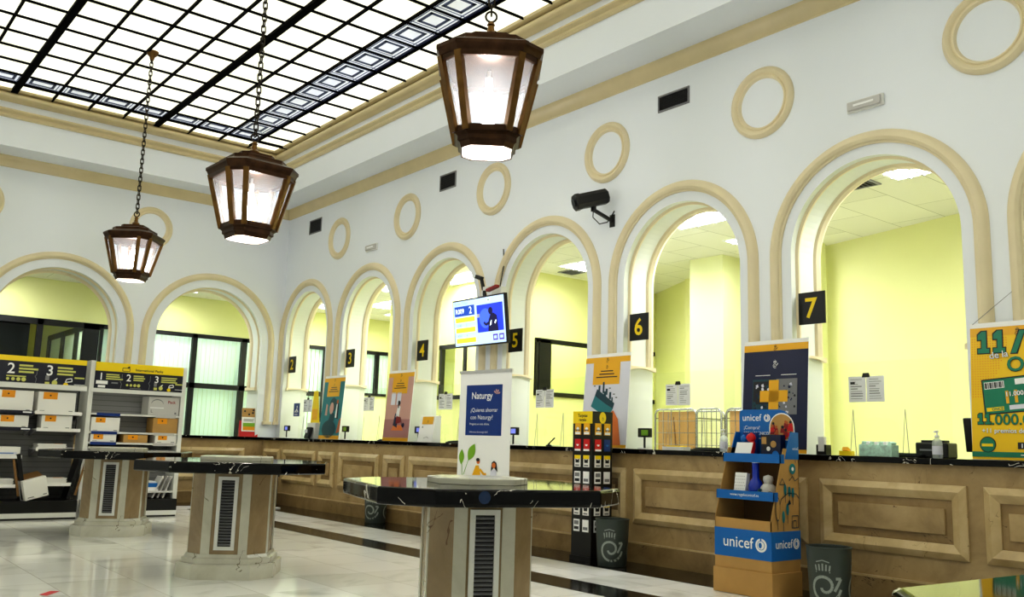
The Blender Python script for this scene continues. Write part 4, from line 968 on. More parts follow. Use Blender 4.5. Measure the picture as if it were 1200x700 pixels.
# ------------------------------------------------------------------ wire cages in the office of window six
def roll_cage(x, y, w, label, board=True):
    t = thing('roll_cage', label, 'cage', (x, y, 0))
    b = MB(); H = 1.72; r = .07
    pts = [(0, -w/2, .12), (0, -w/2, H-r), (0, -w/2+r*.3, H-r*.3), (0, -w/2+r, H), (0, w/2-r, H), (0, w/2-r*.3, H-r*.3), (0, w/2, H-r), (0, w/2, .12)]
    b.tube(pts, .014, M['chrome'], 8); b.tube([(.6, q[1], q[2]) for q in pts], .014, M['chrome'], 8)
    for yy in (-w/2, w/2): b.bar((0, yy, .15), (.6, yy, .15), .03, M['chrome']); b.bar((0, yy, H-.12), (.6, yy, H-.12), .015, M['chrome'])
    b.bar((0, -w/2, .15), (0, w/2, .15), .03, M['chrome']); b.build('frame', t, smooth=50)
    b = MB(); n = 5
    for k in range(1, n): b.bar((0, -w/2+w*k/n, .15), (0, -w/2+w*k/n, H), .008, M['chrome'])
    for k in range(1, 10): b.bar((0, -w/2, .15+(H-.15)*k/10), (0, w/2, .15+(H-.15)*k/10), .007, M['chrome'])
    b.build('wire_grid', t)
    b = MB(); b.box(.02, .6, -w/2, w/2, .1, .15, M['black']); b.build('deck', t)
    for sx in (.06, .54):
        for yy in (-w/2+.05, w/2-.05): b = MB(); b.tube([(sx, yy-.015, .05), (sx, yy+.015, .05)], .05, M['black'], 12); b.build('wheel', t)
    if board:
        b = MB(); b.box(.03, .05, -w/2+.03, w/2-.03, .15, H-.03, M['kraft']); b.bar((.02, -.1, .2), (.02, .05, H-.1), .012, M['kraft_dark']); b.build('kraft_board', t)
    return t
roll_cage(9.5, 8.18, .72, 'wide steel roll cage backed with kraft board behind the counter of window six')
roll_cage(9.45, 7.57, .4, 'narrow empty wire roll cage with rounded top behind the counter of window six', False)
roll_cage(9.5, 6.98, .7, 'steel roll cage with kraft board partly behind the blue display stand')

# ------------------------------------------------------------------ bins
def make_bin(loc, rotz, label, emblem=True):
    t = thing('waste_bin', label, 'bin', loc, rotz, None); R0, R1, H = .145, .172, .46
    b = MB(); b.lathe([(R0, 0), (R0+.004, .01), (R1, H), (R1-.012, H), (R1-.014, H-.05), (R0-.01, .03)], M['grey_dark'], n=40, cap=False); b.lathe([(R0-.01, .03), (0, .03)], M['black'], n=40, cap=False); b.build('tub', t, smooth=40)
    b = MB(); b.tube([(R1*cos(2*PI*k/40), R1*sin(2*PI*k/40), H) for k in range(40)], .006, M['inkgrey'] if False else M['grey_dark'], 6, closed=True); b.build('rim', t, smooth=60)
    def bend(u, v, k):
        r = R0 + (R1-R0)*v/H + .002 + k; a = -PI/2 + u/.16
        return Vector((r*cos(a), r*sin(a), v))
    P = Pl((0, 0, 0), (1, 0, 0), bend=bend)
    for off in ((0,) if not emblem else (0, .16*PI*.62)):
        b = MB(); s = .36
        pts = [(off + s*(.07+.0105*i)*cos(rad(-160+i*19)), .17 + s*(.07+.0105*i)*sin(rad(-160+i*19))) for i in range(28)]
        P.line(b, pts, .022, M['grey_line'], 1)
        P.line(b, [(off+.075, .14), (off+.10, .185), (off+.125, .235), (off+.085, .235)], .022, M['grey_line'], 1)
        for q in range(-2, 3): P.line(b, [(off-.01+q*.024, .29), (off-.01+q*.027, .345-.006*abs(q))], .012, M['grey_line'], 1)
        P.line(b, [(off-.065, .28), (off+.045, .28)], .008, M['grey_line'], 1); P.line(b, [(off-.06, .355), (off-.01, .37), (off+.04, .355)], .008, M['grey_line'], 1)
        b.build('horn_emblem', t)
    return t
make_bin((6.83, 6.72, 0.004), rad(-52), 'charcoal bin with a pale post horn emblem beside the card rack')
make_bin((6.63, 4.13, 0.004), rad(-72), 'charcoal bin beside the blue cardboard display stand')
make_bin((7.05, 11.78, 0.004), rad(-62), 'charcoal bin far along the counter, seen under the big tabletop')
t = thing('dark_box', 'tall black floor box standing by the far end of the counter', 'box', (6.85, 15.25, .004))
b = MB(); b.box(-.18, .18, -.18, .18, 0, .5, M['black']); b.build('body', t, bevel=.01)
b = MB(); b.box(-.19, .19, -.19, .19, .5, .53, M['ink']); b.build('lid', t)

# ------------------------------------------------------------------ gift card rack
t = thing('card_rack', 'tall black square rack of gift cards between the big table and the bin', 'rack', (6.93, 7.13, .004), rad(0))
rw = .3; H = 1.56
T2 = Matrix.Rotation(rad(-45+8), 3, 'Z')
b = MB(); b.box(-rw/2, rw/2, -rw/2, rw/2, .0, H, M['black']); b.build('column', t)
b = MB(); b.box(-rw/2-.012, rw/2+.012, -rw/2-.012, rw/2+.012, 0, .05, M['black']); b.build('base', t)
faces = [Pl((-rw/2, 0, 0), (0, -1, 0)), Pl((0, -rw/2, 0), (1, 0, 0))]
b = MB(); P = faces[0]; P.rect(b, -rw/2, H-.13, rw/2, H, M['yel'], 1); P.text(b, 'Tarjetas', 0, H-.06, .045, M['ink'], 2, 'C', .02); P.text(b, 'regalo', 0, H-.105, .045, M['ink'], 2, 'C', .02)
P = faces[1]; P.disc(b, 0, H-.065, .05, M['yel'], 1, 20, .062); horn(P, b, 0, H-.085, .03, M['ink'], 2); b.build('header', t)
rows = [('amber', 'white'), ('red', 'white'), ('yel', 'ink'), ('inkgrey', 'white'), ('amber', 'white'), ('red', 'white'), ('yel', 'ink'), ('inkgrey', 'white'), ('nblue', 'white')]
zr = [1.31, 1.14, .97, .80, .63, .47, .30]
rowmat = [('amber', 'white'), ('red', 'white'), ('yel', 'card'), ('inkgrey', 'white'), ('amber', 'white'), ('yel', 'card'), ('inkgrey', 'white')]
for fi, P in enumerate(faces):
    for z, (m1, m2) in zip(zr, rowmat):
        for ui, u in enumerate((-.068, .068)):
            top = m1 if not (fi == 1 and ui == 1 and m1 == 'red') else 'nblue'
            cd = thing('gift_card', 'boxed gift card', 'card')
            cd.name = 'gift_card'
            bb = MB(); P.sheet(bb, u-.045, z, u+.045, z+.125, -.006, M[top if top in ('red', 'nblue', 'amber') else m2])
            bb.build('card', cd)
            bb = MB()
            if top in ('amber',): Pp = Pl(P.at(0, 0, .0062), P.U); Pp.disc(bb, u, z+.06, .022, M['white'], 1, 12); Pp.rect(bb, u-.04, z+.005, u+.04, z+.03, M['white'], 1); Pp.rect(bb, u-.035, z+.045, u+.035, z+.055, M['ink'], 2)
            elif top in ('red', 'nblue'): Pp = Pl(P.at(0, 0, .0062), P.U); Pp.rect(bb, u-.045, z, u+.045, z+.02, M['white'] if top == 'red' else M['nblue'], 1); Pp.disc(bb, u, z+.07, .02, M['white'] if top == 'red' else M['ublue'], 1, 12, a0=PI, a1=2*PI)
            elif top == 'yel': Pp = Pl(P.at(0, 0, .0062), P.U); Pp.rect(bb, u-.045, z+.085, u+.045, z+.125, M['yel'], 1); Pp.poly(bb, [(u-.03, z+.085), (u, z+.075), (u+.03, z+.085), (u+.026, z+.045), (u-.026, z+.045)], M['ink'], 1); Pp.rect(bb, u-.03, z+.01, u+.03, z+.025, M['inkgrey'], 1)
            else: Pp = Pl(P.at(0, 0, .0062), P.U); Pp.rect(bb, u-.035, z+.07, u+.035, z+.11, M['inkgrey'] if ui == 0 else M['white'], 1); Pp.rect(bb, u-.035, z+.02, u+.035, z+.05, M['ink'] if ui == 0 else M['inkgrey'], 1)
            bb.build('printed_front', cd)
            cd.location = t.location; 
            cols = {'amber': 'gold and white', 'red': 'red', 'nblue': 'dark blue', 'yel': 'white card with a yellow top and black cat shape', 'inkgrey': 'grey and white'}
            rown = ['top', 'second', 'third', 'fourth', 'fifth', 'sixth', 'lowest'][zr.index(z)]
            cd['label'] = '%s gift card, %s column, %s face, %s rack row' % (cols[top].replace('white card with a yellow top and black cat shape', 'yellow topped'), ('far', 'near')[ui] if fi == 0 else ('outer', 'inner')[ui], ('hall side', 'camera side')[fi], rown)
            cd['category'] = 'gift card'; cd['group'] = 'gift cards on the black rack'

# ------------------------------------------------------------------ cardboard display stand
UX, UY = 6.5, 4.86; hw, dp = .287, .41
t = thing('display_stand', 'blue and kraft cardboard charity display stand against the counter', 'display stand', (UX, UY, .004))
PFr = Pl((0, 0, 0), (0, -1, 0)); PSd = Pl((0, -hw, 0), (1, 0, 0))
b = MB(); b.box(-.012, dp, -hw-.012, hw+.012, 0, .20, M['kraft']); b.build('tray_base', t)
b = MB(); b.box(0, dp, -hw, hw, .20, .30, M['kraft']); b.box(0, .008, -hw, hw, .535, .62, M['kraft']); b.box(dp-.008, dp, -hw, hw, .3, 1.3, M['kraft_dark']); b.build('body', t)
b = MB(); b.box(-.003, dp+.003, -hw-.003, hw+.003, .30, .535, M['ublue']); b.build('blue_wrap', t)
b = MB(); PFr.O = Vector((-.004, 0, 0)); PSd.O = Vector((0, -hw-.004, 0))
PFr.text(b, 'unicef', -.20, .385, .13, M['white'], 1, bold=.008)
def globe(P, b, u, v, r):
    P.disc(b, u, v, r, M['white'], 1, 24); P.disc(b, u, v, r*.68, M['ublue'], 2, 24); P.disc(b, u, v, r*.6, M['white'], 3, 24); P.disc(b, u-.1*r, v, r*.3, M['ublue'], 4, 12, r*.42); P.rect(b, u-r*.12, v+r*.6, u+r*.12, v+r*1.05, M['ublue'], 4)
globe(PFr, b, .19, .42, .056); b.build('front_lettering', t); b = MB(); PSd.text(b, 'unicef', .05, .40, .10, M['white'], 1, bold=.008); globe(PSd, b, .345, .43, .045); b.build('side_lettering', t)
for s in (-1, 1):
    b = MB(); y0 = s*hw
    b.prism([(0, y0, .535), (dp, y0, .535), (dp, y0, 1.22), (.19, y0, 1.22), (0.0, y0, .62)], (0, -s*.006, 0), M['kraft']); b.build('side_panel', t)
    b = MB(); b.prism([(.205, y0+s*.002, 1.13), (dp, y0+s*.002, 1.13), (dp, y0+s*.002, 1.36), (.30, y0+s*.002, 1.36)], (0, -s*.008, 0), M['ublue']); b.build('blue_side_wing', t)
b = MB()
D = lambda pts, w=.007: PSd.line(b, pts, w, M['teal_dark'], 1)
PSd.disc(b, .31, 1.05, .045, M['teal'], 1, 20); PSd.disc(b, .31, 1.05, .018, M['white'], 2, 8)
D([(.12, .92), (.16, .97), (.2, .92), (.12, .92)]); D([(.26, .95), (.31, .99), (.34, .95), (.39, .97)]); D([(.08, .66), (.14, .8), (.24, .85), (.36, .84), (.4, .8)])
for u, v, h in ((.2, .8, .13), (.26, .79, .12), (.31, .78, .12), (.17, .57, .14), (.23, .63, .14)): PSd.disc(b, u, v+h*.6, .02, M['teal'], 1, 14, h*.36); D([(u, v-.03), (u, v+h*.5)], .006)
PSd.disc(b, .09, .72, .035, M['teal_dark'], 1, 16, .1); PSd.disc(b, .09, .72, .028, M['kraft'], 2, 16, .09); D([(.09, .55), (.09, .8)])
D([(.29, .56), (.38, .56), (.38, .66), (.29, .66), (.29, .56)]); D([(.31, .56), (.31, .62), (.35, .62), (.35, .56)]); PSd.poly(b, [(.22, .74), (.28, .76), (.26, .8)], M['teal_dark'], 1)
PSd.text(b, 'unicef', .31, 1.21, .035, M['white'], 3); b.build('side_drawing', t)
for z, x0, ww in ((.80, .062, None), (1.115, .16, None)):
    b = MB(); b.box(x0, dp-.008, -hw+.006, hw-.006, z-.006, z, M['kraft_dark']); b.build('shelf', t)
    b = MB(); b.box(x0-.03, x0-.022, -hw-.008, hw+.008, z-.02, z+.055, M['ublue']); b.box(x0-.03, x0+.03, -hw-.008, -hw-.002, z-.02, z+.055, M['ublue']); b.box(x0-.03, x0+.03, hw+.002, hw+.008, z-.02, z+.055, M['ublue']); b.build('blue_lip', t)
    if z < 1:
        b = MB(); Pl((x0-.031, 0, 0), (0, -1, 0)).text(b, 'www.regalosunicef.es', 0, z+.01, .034, M['white'], 1, 'C'); b.build('web_address', t)
b = MB(); Pb = Pl((dp-.05, 0, 0), (0, -1, 0)); r = .04
pts = [(-hw, 1.1), (hw, 1.1), (hw, 1.36), (hw-.015, 1.44), (hw-.05, 1.50), (hw-.1, 1.545), (hw-.16, 1.56), (-hw+.04, 1.56), (-hw+.01, 1.55), (-hw, 1.52)]
b.prism([Pb.at(u, v) for u, v in pts], (.008, 0, 0), M['ublue']); b.build('header_card', t)
b = MB(); Pb.text(b, 'unicef', -.255, 1.46, .085, M['white'], 1, bold=.004); globe(Pb, b, .01, 1.485, .034)
Pb.text(b, '¡Compra!', -.24, 1.385, .045, M['white'], 1); Pb.text(b, 'REGALOS ÚNICOS', -.24, 1.335, .04, M['white'], 1, bold=.01, sx=.85); lines(Pb, b, -.24, .05, 1.30, 1, .03, .01, M['lilac'], 1, 0)
cu, cv, rr_ = .16, 1.40, .118
Pb.poly(b, [(cu-rr_-.01, 1.29), (cu+rr_+.01, 1.29), (cu+rr_+.01, cv)] + [(cu+(rr_+.01)*cos(PI*k/14), cv+(rr_+.01)*sin(PI*k/14)) for k in range(1, 14)] + [(cu-rr_-.01, cv)], M['white'], 1)
Pb.poly(b, [(cu-rr_, 1.30), (cu+rr_, 1.30), (cu+rr_, cv)] + [(cu+rr_*cos(PI*k/14), cv+rr_*sin(PI*k/14)) for k in range(1, 14)] + [(cu-rr_, cv)], M['kraft'], 2)
rr = random.Random(3)
for i in range(22):
    u, v = cu + rr.uniform(-.1, .1), 1.31 + rr.uniform(0, .12)
    Pb.poly(b, [(u-.022, v-.02), (u+.022, v-.02), (u+.014, v+.02), (u-.014, v+.02)], M[rr.choice(['red', 'darkred', 'red'])], 3 + i*.1); Pb.disc(b, u, v+.03, .013, M[rr.choice(['ink', 'skin'])], 3.05 + i*.1, 10)
b.build('header_print', t)
def item(name, label, cat, x, y, z): return thing(name, label, cat, (UX+x, UY+y, z+.004))
p = item('gift_pack', 'white gift pack with red edges on the upper shelf of the blue stand', 'pack', .24, .15, 1.115)
b = MB(); b.obox((0, 0, .075), .03, .17, .15, Matrix.Rotation(rad(22), 3, 'Y'), M['white']); b.build('carton', p)
b = MB(); b.obox((.012, -.075, .085), .04, .03, .15, Matrix.Rotation(rad(22), 3, 'Y'), M['red']); b.build('edge_band', p)
p = item('toy_box', 'dark boxed toy with a colourful picture on the upper shelf of the blue stand', 'box', .28, -.12, 1.115)
b = MB(); b.box(-.03, .04, -.1, .1, 0, .22, M['navy']); b.build('carton', p)
b = MB(); Q = Pl((-.031, 0, 0), (0, -1, 0)); Q.rect(b, -.08, .09, .0, .21, M['ink'], 1); Q.rect(b, -.09, .14, -.04, .2, M['kraft'], 2); Q.disc(b, .03, .14, .03, M['kraft'], 2, 12); Q.disc(b, .05, .05, .035, M['ublue'], 2, 14); Q.disc(b, -.02, .1, .02, M['white'], 3, 10); b.build('picture', p)
p = item('cap_toy', 'small red and blue toy pack at the back of the upper stand shelf', 'toy', .3, .12, 1.115)
b = MB(); b.box(-.02, .02, -.07, .07, 0, .24, M['nblue']); b.build('carton', p)
b = MB(); b.lathe([(.0, .24), (.035, .22), (.05, .19), (.03, .16), (0, .15)], M['red'], c=(-.02, -.02, 0), n=16); b.lathe([(.0, .22), (.03, .2), (.03, .17), (0, .15)], M['ublue'], c=(-.02, .06, 0), n=12); b.build('beads', p, smooth=60)
p = item('water_bottle', 'tall cobalt blue bottle with a pale cap on the lower shelf of the blue stand', 'bottle', .17, -.02, .80)
b = MB(); b.lathe([(.06, 0), (.065, .01), (.065, .10), (.05, .135), (.03, .16), (.03, .30), (.025, .31)], M['blue_gloss'], n=24); b.build('body', p, smooth=40)
b = MB(); b.lathe([(.031, .29), (.034, .30), (.034, .325), (.028, .33), (.024, .35), (0, .352)], M['lilac'], n=20); b.build('cap', p, smooth=40)
p = item('notebook_pack', 'white dotted notebook pack on the lower shelf of the blue stand', 'pack', .16, .12, .80)
b = MB(); b.obox((0, 0, .1), .05, .12, .2, Matrix.Rotation(rad(10), 3, 'Y'), M['white']); b.build('carton', p)
b = MB(); Q = Pl((-.0262, 0, .1), (0, -1, 0), Vector((.176, 0, 1)))
for i in range(5):
    for j in range(7): Q.disc(b, -.05+.022*i+.01*(j % 2), -.09+.027*j, .004, M['inkgrey'], 1, 6)
b.build('dots', p)
p = item('soft_toy', 'grey and white soft toy next to the blue bottle on the lower shelf', 'toy', .18, -.14, .80)
b = MB(); b.lathe([(.0, 0), (.06, .01), (.075, .05), (.06, .1), (.035, .12), (.045, .15), (.04, .18), (0, .195)], M['shelf_grey'], n=18); b.build('body', p, smooth=60)
b = MB(); b.lathe([(0, 0), (.025, .01), (.025, .05), (0, .06)], M['navy'], c=(-.05, -.05, 0), n=12); b.build('foot', p, smooth=60); b = MB(); b.lathe([(0, 0), (.022, .01), (.022, .07), (0, .08)], M['teal_dark'], c=(-.06, .04, 0), n=12); b.build('foot', p, smooth=60)

# ------------------------------------------------------------------ parcel shelving
SY = 13.8; SB = 14.25
def shelf_unit(name, x0, x1, label, right):
    t = thing(name, label, 'shelving', (x0, SY, 0)); w = x1-x0; d = SB-SY
    b = MB(); b.box(0, w, -.12, d, .09, .25, M['black']); b.build('base_deck', t)
    b = MB(); b.box(0, w, -.13, -.1, .025, .09, M['offwhite']); b.box(0, w, -.1, d, 0.0, .025, M['black']); b.build('kick_strip', t)
    b = MB(); b.box(0, w, d-.05, d, .25, 2.0, M['slat'] if right else M['slat_dark']); b.build('back_panel', t)
    for xx in ((0, w) if right else (0,)):
        b = MB(); b.box(xx-.03, xx+.03, -.01 if right else -.03, d, .0 if right else .25, 2.2 if xx == 0 or not right else 2.19, M['offwhite']); b.build('upright', t)
    b = MB(); b.box(.03, w-.03, -.02, .02, 1.81 if right else 1.83, 2.185, M['ink2']); b.build('header_box', t)
    P = Pl((0, -.021, 0), (1, 0, 0)); b = MB()
    P.rect(b, .03, 2.06 if right else 2.115, w-.03, 2.187, M['yel'], 1)
    cols = [(.08, '1'), (.46, '2'), (.86, '3')] if right else [(.35, '1'), (1.10, '2'), (1.58, '3')]
    s = .14 if right else .2
    if right: P.text(b, 'International Packs', .58, 2.085, .052, M['ink'], 2, bold=.02); P.line(b, [(.40, 2.075), (.40, 2.12), (.5, 2.12), (.5, 2.075), (.40, 2.075)], .008, M['ink'], 2); P.poly(b, [(.46, 2.125), (.5, 2.125), (.5, 2.15), (.48, 2.145)], M['ink'], 2)
    for u, n in cols:
        vt = 2.035-s*.72 if right else 2.09-s*.72
        P.text(b, n, u, vt, s, M['white'], 2, bold=.012)
        lines(P, b, u+s*.72, u+s*.72+.24, vt+s*.5, 3, s*.22, s*.13, M['yelpale'], 2, .4)
        v2 = vt - s*.2; sc_ = .6 if right else .72
        if n == '1': P.rect(b, u-.03, v2-.035, u+.13, v2+.015, M['white'], 2); P.rect(b, u+.18, v2-.02, u+.27, v2, M['inkgrey'], 2); P.rect(b, u, v2-.085, u+.1, v2-.05, M['white'], 2)
        elif n == '2':
            if not right: P.rect(b, u, v2-.005, u+.24, v2+.012, M['yelpale'], 2)
            for i in range(4): P.disc(b, u+.02+.09*sc_*i, v2-.05*sc_, (.028+.004*i)*sc_, M['yelpale'], 2, 14)
            P.rect(b, u+.06, v2-.13*sc_, u+.26*sc_+.06, v2-.115*sc_, M['inkgrey'], 2)
        else:
            P.rect(b, u+.0, v2-.03, u+.07*sc_, v2+.05*sc_, M['inkgrey'], 2); P.rect(b, u, v2-.13*sc_, u+.08*sc_, v2-.07*sc_, M['yelpale'], 2); P.disc(b, u+.17*sc_, v2-.08*sc_, .05*sc_, M['yelpale'], 2, 14); P.poly(b, [(u+.15*sc_, v2-.02), (u+.2*sc_, v2-.02), (u+.22*sc_, v2+.02*sc_)], M['white'], 2)
            P.disc(b, u+.37*sc_, v2-.11*sc_, .045*sc_, M['yel'], 2, 14); P.line(b, [(u+.36*sc_, v2-.06*sc_), (u+.48*sc_, v2-.04*sc_), (u+.47*sc_, v2+.02*sc_), (u+.38*sc_, v2), (u+.36*sc_, v2-.06*sc_)], .012, M['white'], 2)
            P.rect(b, u+.52*sc_, v2+.02*sc_, u+.70*sc_, v2+.05*sc_, M['yelpale'], 2); P.rect(b, u+.52*sc_, v2-.1*sc_, u+.72*sc_, v2-.09*sc_, M['white'], 2)
    for u in ((.40, .80) if right else (.98, 1.47)): P.line(b, [(u, 2.03), (u, 1.95), (u-.02, 1.92), (u, 1.89), (u-.01, 1.82)], .006, M['inkgrey'], 2)
    b.build('header_print', t)
    b = MB(); b.box(0, w, -.03, .03, 1.755, 1.825 if not right else 1.81, M['offwhite']); b.build('header_rail', t)
    return t
M['ink2'] = mat('dark_navy_header', (16, 18, 40), 0.4); M['yelpale'] = mat('pale_yellow_print', (206, 206, 110), 0.5)
LX0 = 1.3
su = shelf_unit('parcel_shelving', LX0, 3.43, 'grey slatwall parcel shelving with big numbers two and three on its header', False)
sr = shelf_unit('parcel_shelving', 3.49, 4.80, 'white parcel shelving headed international packs, beside the far counter', True)
def sub_shelf(t, x0, x1, z, lab=None, d0=0.0, th=.025, ox=0.0):
    b = MB(); b.box(x0-ox, x1-ox, d0, SB-SY-.05, z-th, z, M['offwhite']); s = b.build('shelf', t)
    if lab:
        for a, c, m in lab: q = MB(); q.box(a-ox, c-ox, d0-.006, d0-.001, z-th-.012, z+.004, M[m]); q.build('price_strip', s)
def tray(t, x0, x1, z, m):
    b = MB(); ox = LX0
    b.box(x0-ox, x1-ox, -.02, SB-SY-.05, z-.02, z, M['offwhite']); b.prism([(x0-ox, .0, z-.02), (x0-ox, SB-SY-.05, z-.02), (x0-ox, SB-SY-.05, z-.11)], (.012, 0, 0), M['inkgrey']); b.prism([(x1-ox-.012, .0, z-.02), (x1-ox-.012, SB-SY-.05, z-.02), (x1-ox-.012, SB-SY-.05, z-.11)], (.012, 0, 0), M['inkgrey'])
    s = b.build('shelf', t); q = MB(); q.box(x0-ox, x1-ox, -.028, -.021, z-.035, z+.012, M[m]); q.box(x1-ox-.13, x1-ox-.02, -.0295, -.028, z-.02, z+.0, M['white']); q.build('price_strip', s)
for x0, x1, z, m in ((2.2, 2.78, 1.44, 'ink2'), (2.8, 3.40, 1.445, 'card'), (2.2, 2.78, 1.215, 'ink2'), (2.84, 3.40, 1.215, 'card'), (2.2, 2.70, .84, 'card'), (2.86, 3.36, .95, 'card'), (2.2, 2.66, .455, 'card'), (2.86, 3.36, .475, 'card')): tray(su, x0, x1, z, m)
sub_shelf(sr, 3.52, 4.77, 1.46, [(3.6, 3.92, 'nblue'), (4.42, 4.72, 'shelf_grey')], ox=3.49)
sub_shelf(sr, 3.52, 4.77, 1.20, [(3.55, 3.9, 'nblue'), (4.42, 4.72, 'shelf_grey')], ox=3.49)
sub_shelf(sr, 3.52, 4.77, 1.05, [(3.55, 3.9, 'nblue'), (4.42, 4.72, 'shelf_grey')], ox=3.49)
sub_shelf(sr, 3.52, 4.77, .945, None, ox=3.49); sub_shelf(sr, 3.52, 4.77, .36, None, ox=3.49)
def parcel(x0, x1, z0, z1, depth, m, label, st=None, y=SY+.01, group=None, yaw=0, sm='orange', mark=None):
    t = thing('parcel_box', label, 'box', ((x0+x1)/2, y, z0+.001), yaw, group); w, h = x1-x0, z1-z0
    b = MB(); b.box(-w/2, w/2, 0, depth, 0, h, M[m]); b.build('carton', t, bevel=.004)
    P = Pl((0, -.0005, 0), (1, 0, 0))
    if st:
        u0, u1, v0 = st; b = MB(); P.rect(b, -w/2+u0, h-v0, -w/2+u1, h-.004, M[sm], 1); P.disc(b, -w/2+(u0+u1)/2, h-v0*.5, .012, M['ink'], 2, 8); b.build('label_sticker', t)
    if mark:
        b = MB(); mark(P, b, w, h); b.build('print', t)
    return t
tick = lambda P, b, w, h: (P.rect(b, -w/2+.03, .012, -w/2+.09, .018, M['inkgrey'], 1), P.rect(b, w/2-.08, .012, w/2-.03, .022, M['inkgrey'], 1))
parcel(2.28, 2.77, 1.441, 1.72, .3, 'card', 'white parcel box under the number two, upper tray', (.10, .26, .10), mark=tick)
parcel(2.83, 3.31, 1.446, 1.72, .3, 'card', 'white parcel box under the number three, upper tray', (.06, .24, .10), mark=tick)
parcel(2.28, 2.74, 1.216, 1.385, .28, 'card', 'flatter white parcel box under the number two, second tray', (.12, .28, .09), mark=tick)
parcel(2.90, 3.29, 1.216, 1.40, .28, 'card', 'flatter white parcel box under the number three, second tray', (.04, .18, .085), mark=tick)
def stripe(P, b, w, h): P.rect(b, -w/2+.02, .02, w/2-.04, .05, M['lilac'], 1); P.rect(b, -w/2+.02, .03, w/2-.08, .04, M['ublue'], 2)
parcel(2.26, 2.68, .841, .96, .34, 'card', 'low white box with a blue stripe on the third tray', None, mark=stripe)
def flat_pack(x, y, z, w, d, n, label, m='card', yaw=0, patch=True, th=.012):
    t = thing('flat_mailer', label, 'mailer', (x, y, z+.001), yaw)
    b = MB()
    for i in range(n): b.obox((.006*((i*7) % 3-1), 0.004*((i*5) % 3-1), th*(i+.5)), w, d, th*.92, Matrix.Rotation(rad((i*37) % 5-2)*.4, 3, 'Z'), M[m])
    b.build('mailers', t)
    if patch: q = MB(); q.box(w*.1, w*.38, -d*.45, -d*.15, th*n, th*n+.002, M['orange']); q.build('label_sticker', t)
    return t
flat_pack(3.07, SY+.17, .951, .36, .3, 5, 'short pile of flat white mailers on the third tray under the number three')
flat_pack(2.44, SY+.17, .456, .40, .3, 7, 'pile of flat white mailers on the lowest tray by the frame edge', patch=False)
flat_pack(3.1, SY+.17, .476, .40, .3, 6, 'pile of white mailers with an orange label beside the fallen box')
t = thing('fallen_box', 'white cardboard box tipped over against the lower shelf', 'box', (2.90, SY-.05, .25), rad(12))
R_ = Matrix.Rotation(rad(-14), 3, 'Y')
b = MB(); b.obox((0, .06, .165), .31, .16, .27, R_, M['card']); b.build('carton', t, bevel=.004)
b = MB(); c = Vector((0, .06, .165)); 
for a0_, a1_, h_, m_ in ((-.12, -.04, .012, 'inkgrey'), (.08, .13, .012, 'inkgrey')):
    q = [c + R_ @ Vector((u, -.082, v)) for u, v in ((a0_, -.11), (a1_, -.11), (a1_, -.11+h_), (a0_, -.11+h_))]; b.add(q, [(0, 1, 2, 3)], M[m_])
b.build('print', t)
b = MB(); b.obox(Vector((0, .06, .165)) + R_ @ Vector((0, .06, .15)), .31, .22, .006, R_ @ Matrix.Rotation(rad(20), 3, 'X'), M['kraft_dark']); b.build('flap', t)
for i, (x, a, h, lab) in enumerate(((2.72, -12, .62, 'dark flat carton leaning behind the fallen box'), (3.40, 12, .66, 'dark flat carton leaning in the shelf corner by the divider'))):
    t = thing('leaning_carton', lab, 'carton', (x, SY+.12, .25)); b = MB(); b.obox((0, 0, h/2+.005), .05, .3, h, Matrix.Rotation(rad(a), 3, 'Y'), M['black']); b.build('board', t)
    b = MB(); b.obox(Matrix.Rotation(rad(a), 3, 'Y') @ Vector((0, -.151, h/2)), .03, .004, h*.8, Matrix.Rotation(rad(a), 3, 'Y'), M['kraft_dark']); b.build('edge', t)
def bigmark(P, b, w, h):
    P.disc(b, -w*.22, h*.62, .09, M['inkgrey'], 1, 16, .07, 0, PI); P.disc(b, -w*.22, h*.6, .085, M['shelf_grey'], 2, 16, .06, 0, PI)
    P.text(b, 'Pack', w*.12, h*.66, .06, M['darkred'], 1, bold=.02); P.rect(b, -w*.44, h*.38, w*.0, h*.42, M['white'], 1); P.text(b, 'L', -w*.42, h*.14, .06, M['ink'], 1); P.rect(b, w*.36, .02, w*.42, .05, M['inkgrey'], 1)
parcel(4.31, 4.76, 1.461, 1.73, .32, 'shelf_grey', 'large grey carton with red lettering on the top shelf', None, mark=bigmark)
parcel(3.54, 3.93, 1.201, 1.40, .3, 'card', 'white carton with a yellow label on the second shelf of the international unit', (.06, .19, .075), mark=tick)
parcel(4.40, 4.76, 1.201, 1.42, .3, 'kraft', 'brown carton with an orange label under the large grey carton', (.06, .2, .085))
parcel(3.55, 3.90, 1.051, 1.165, .28, 'card', 'low white carton with an orange label at the divider end of the third shelf', (.04, .17, .075), mark=tick)
parcel(4.0, 4.34, 1.051, 1.165, .28, 'kraft', 'low brown carton in the middle of the third shelf', (.06, .2, .07))
parcel(4.45, 4.76, 1.051, 1.17, .28, 'card', 'low white carton with an orange label at the window end of the third shelf', (.04, .17, .07), mark=tick)
flat_pack(3.88, SY+.17, .946, .68, .3, 2, 'wide flat white mailers on the fourth shelf behind the table', patch=False, th=.02)
t = thing('mailer_pack', 'blue and white pack of mailers on the low shelf behind the table leg', 'pack', (4.40, SY+.05, .361))
b = MB(); b.box(-.17, .17, 0, .28, 0, .05, M['card']); b.box(-.16, .16, .02, .27, .05, .11, M['ublue']); b.obox((0, .15, .13), .3, .22, .03, Matrix.Rotation(rad(4), 3, 'Y'), M['white']); b.build('mailers', t)
b = MB(); b.box(-.172, .172, -.003, 0, .0, .03, M['white']); b.build('band', t)
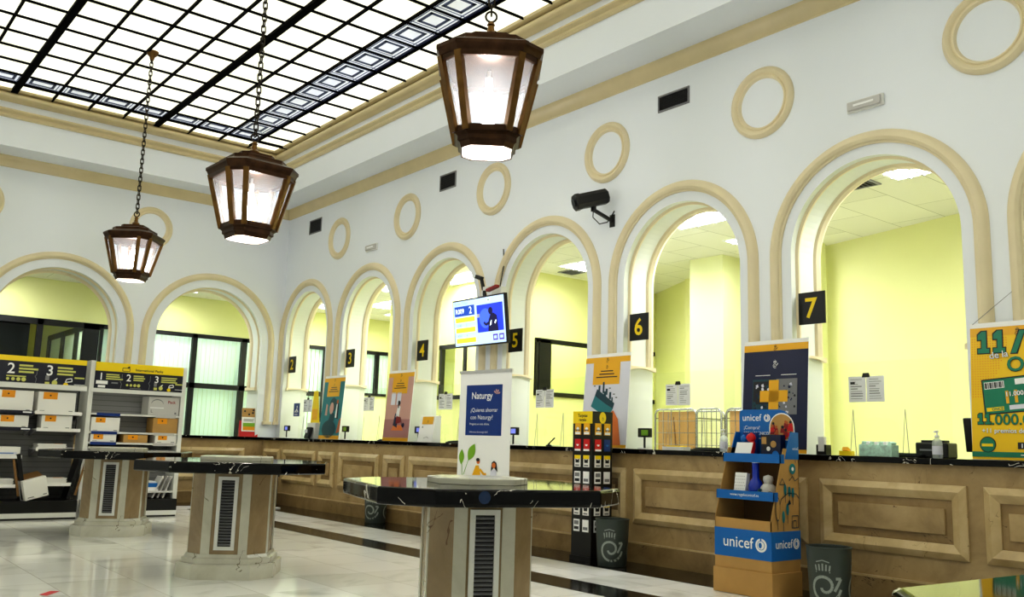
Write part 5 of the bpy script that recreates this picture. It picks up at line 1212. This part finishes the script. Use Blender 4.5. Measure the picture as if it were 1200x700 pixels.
for i, (x, a, h) in enumerate(((4.56, 24, .34), (4.63, 22, .34), (4.70, 20, .33))):
    t = thing('padded_envelope', ['white padded envelope leaning outermost beside the blue mailer pack', 'white padded envelope leaning in the middle of three', 'white padded envelope leaning closest to the shelf end'][i], 'envelope', (x, SY+.06, .25), 0)
    b = MB(); b.obox((0, .1, .165), .022, .26, h, Matrix.Rotation(rad(a), 3, 'Y'), M['card' if i % 2 == 0 else 'shelf_grey']); b.build('sleeve', t, bevel=.006)
    b = MB(); b.obox(Vector((0, .1, .165)) + Matrix.Rotation(rad(a), 3, 'Y') @ Vector((0, -.132, .05)), .008, .004, h*.5, Matrix.Rotation(rad(a), 3, 'Y'), M['inkgrey']); b.build('seam', t)

# red tape mark and a small flat white patch on the floor
b = MB(); b.add([(1.69, 7.53, .002), (1.80, 7.67, .002), (1.86, 7.63, .002), (1.73, 7.46, .002)], [(0, 1, 2, 3)], M['red_tape']); tag(b.build('floor_mark'), 'short red tape mark stuck on the marble floor', 'floor mark')
b = MB(); b.box(6.78, 6.86, 14.55, 14.68, .004, .02, M['white']); tag(b.build('white_floor_patch', bevel=.004), 'small flat white patch on the black marble band by the counter', 'floor plate')

# ------------------------------------------------------------------ lights inside lanterns
# (the bulbs, the skylight and the fluorescent panels are the light sources)
w = bpy.data.worlds.new('World'); bpy.context.scene.world = w; w.use_nodes = True
w.node_tree.nodes['Background'].inputs[0].default_value = (0.9, 0.93, 1, 1); w.node_tree.nodes['Background'].inputs[1].default_value = 0.3

# ------------------------------------------------------------------ camera
f, pitch, roll, yaw = 1059.694, 0.1589827, 0.0292564, 0.6788498
fw = Vector((sin(yaw)*cos(pitch), cos(yaw)*cos(pitch), sin(pitch))); r = Vector((cos(yaw), -sin(yaw), 0)); u = r.cross(fw)
r2 = r*cos(roll) + u*sin(roll); u2 = -r*sin(roll) + u*cos(roll)
cam = bpy.data.cameras.new('camera'); co = bpy.data.objects.new('camera', cam); C.objects.link(co)
cam.sensor_width = 36; cam.lens = f*36/1200; cam.clip_start = 0.05; cam.clip_end = 200
mt = Matrix(((r2.x, u2.x, -fw.x, 0), (r2.y, u2.y, -fw.y, 0), (r2.z, u2.z, -fw.z, 1.2), (0, 0, 0, 1)))
co.matrix_world = mt
S = bpy.context.scene; S.camera = co
S.view_settings.view_transform = 'Standard'; S.view_settings.look = 'Medium High Contrast'; S.view_settings.exposure = EXPO
S.cycles.max_bounces = 10; S.cycles.diffuse_bounces = 6; S.cycles.transparent_max_bounces = 16; S.cycles.sample_clamp_indirect = 6
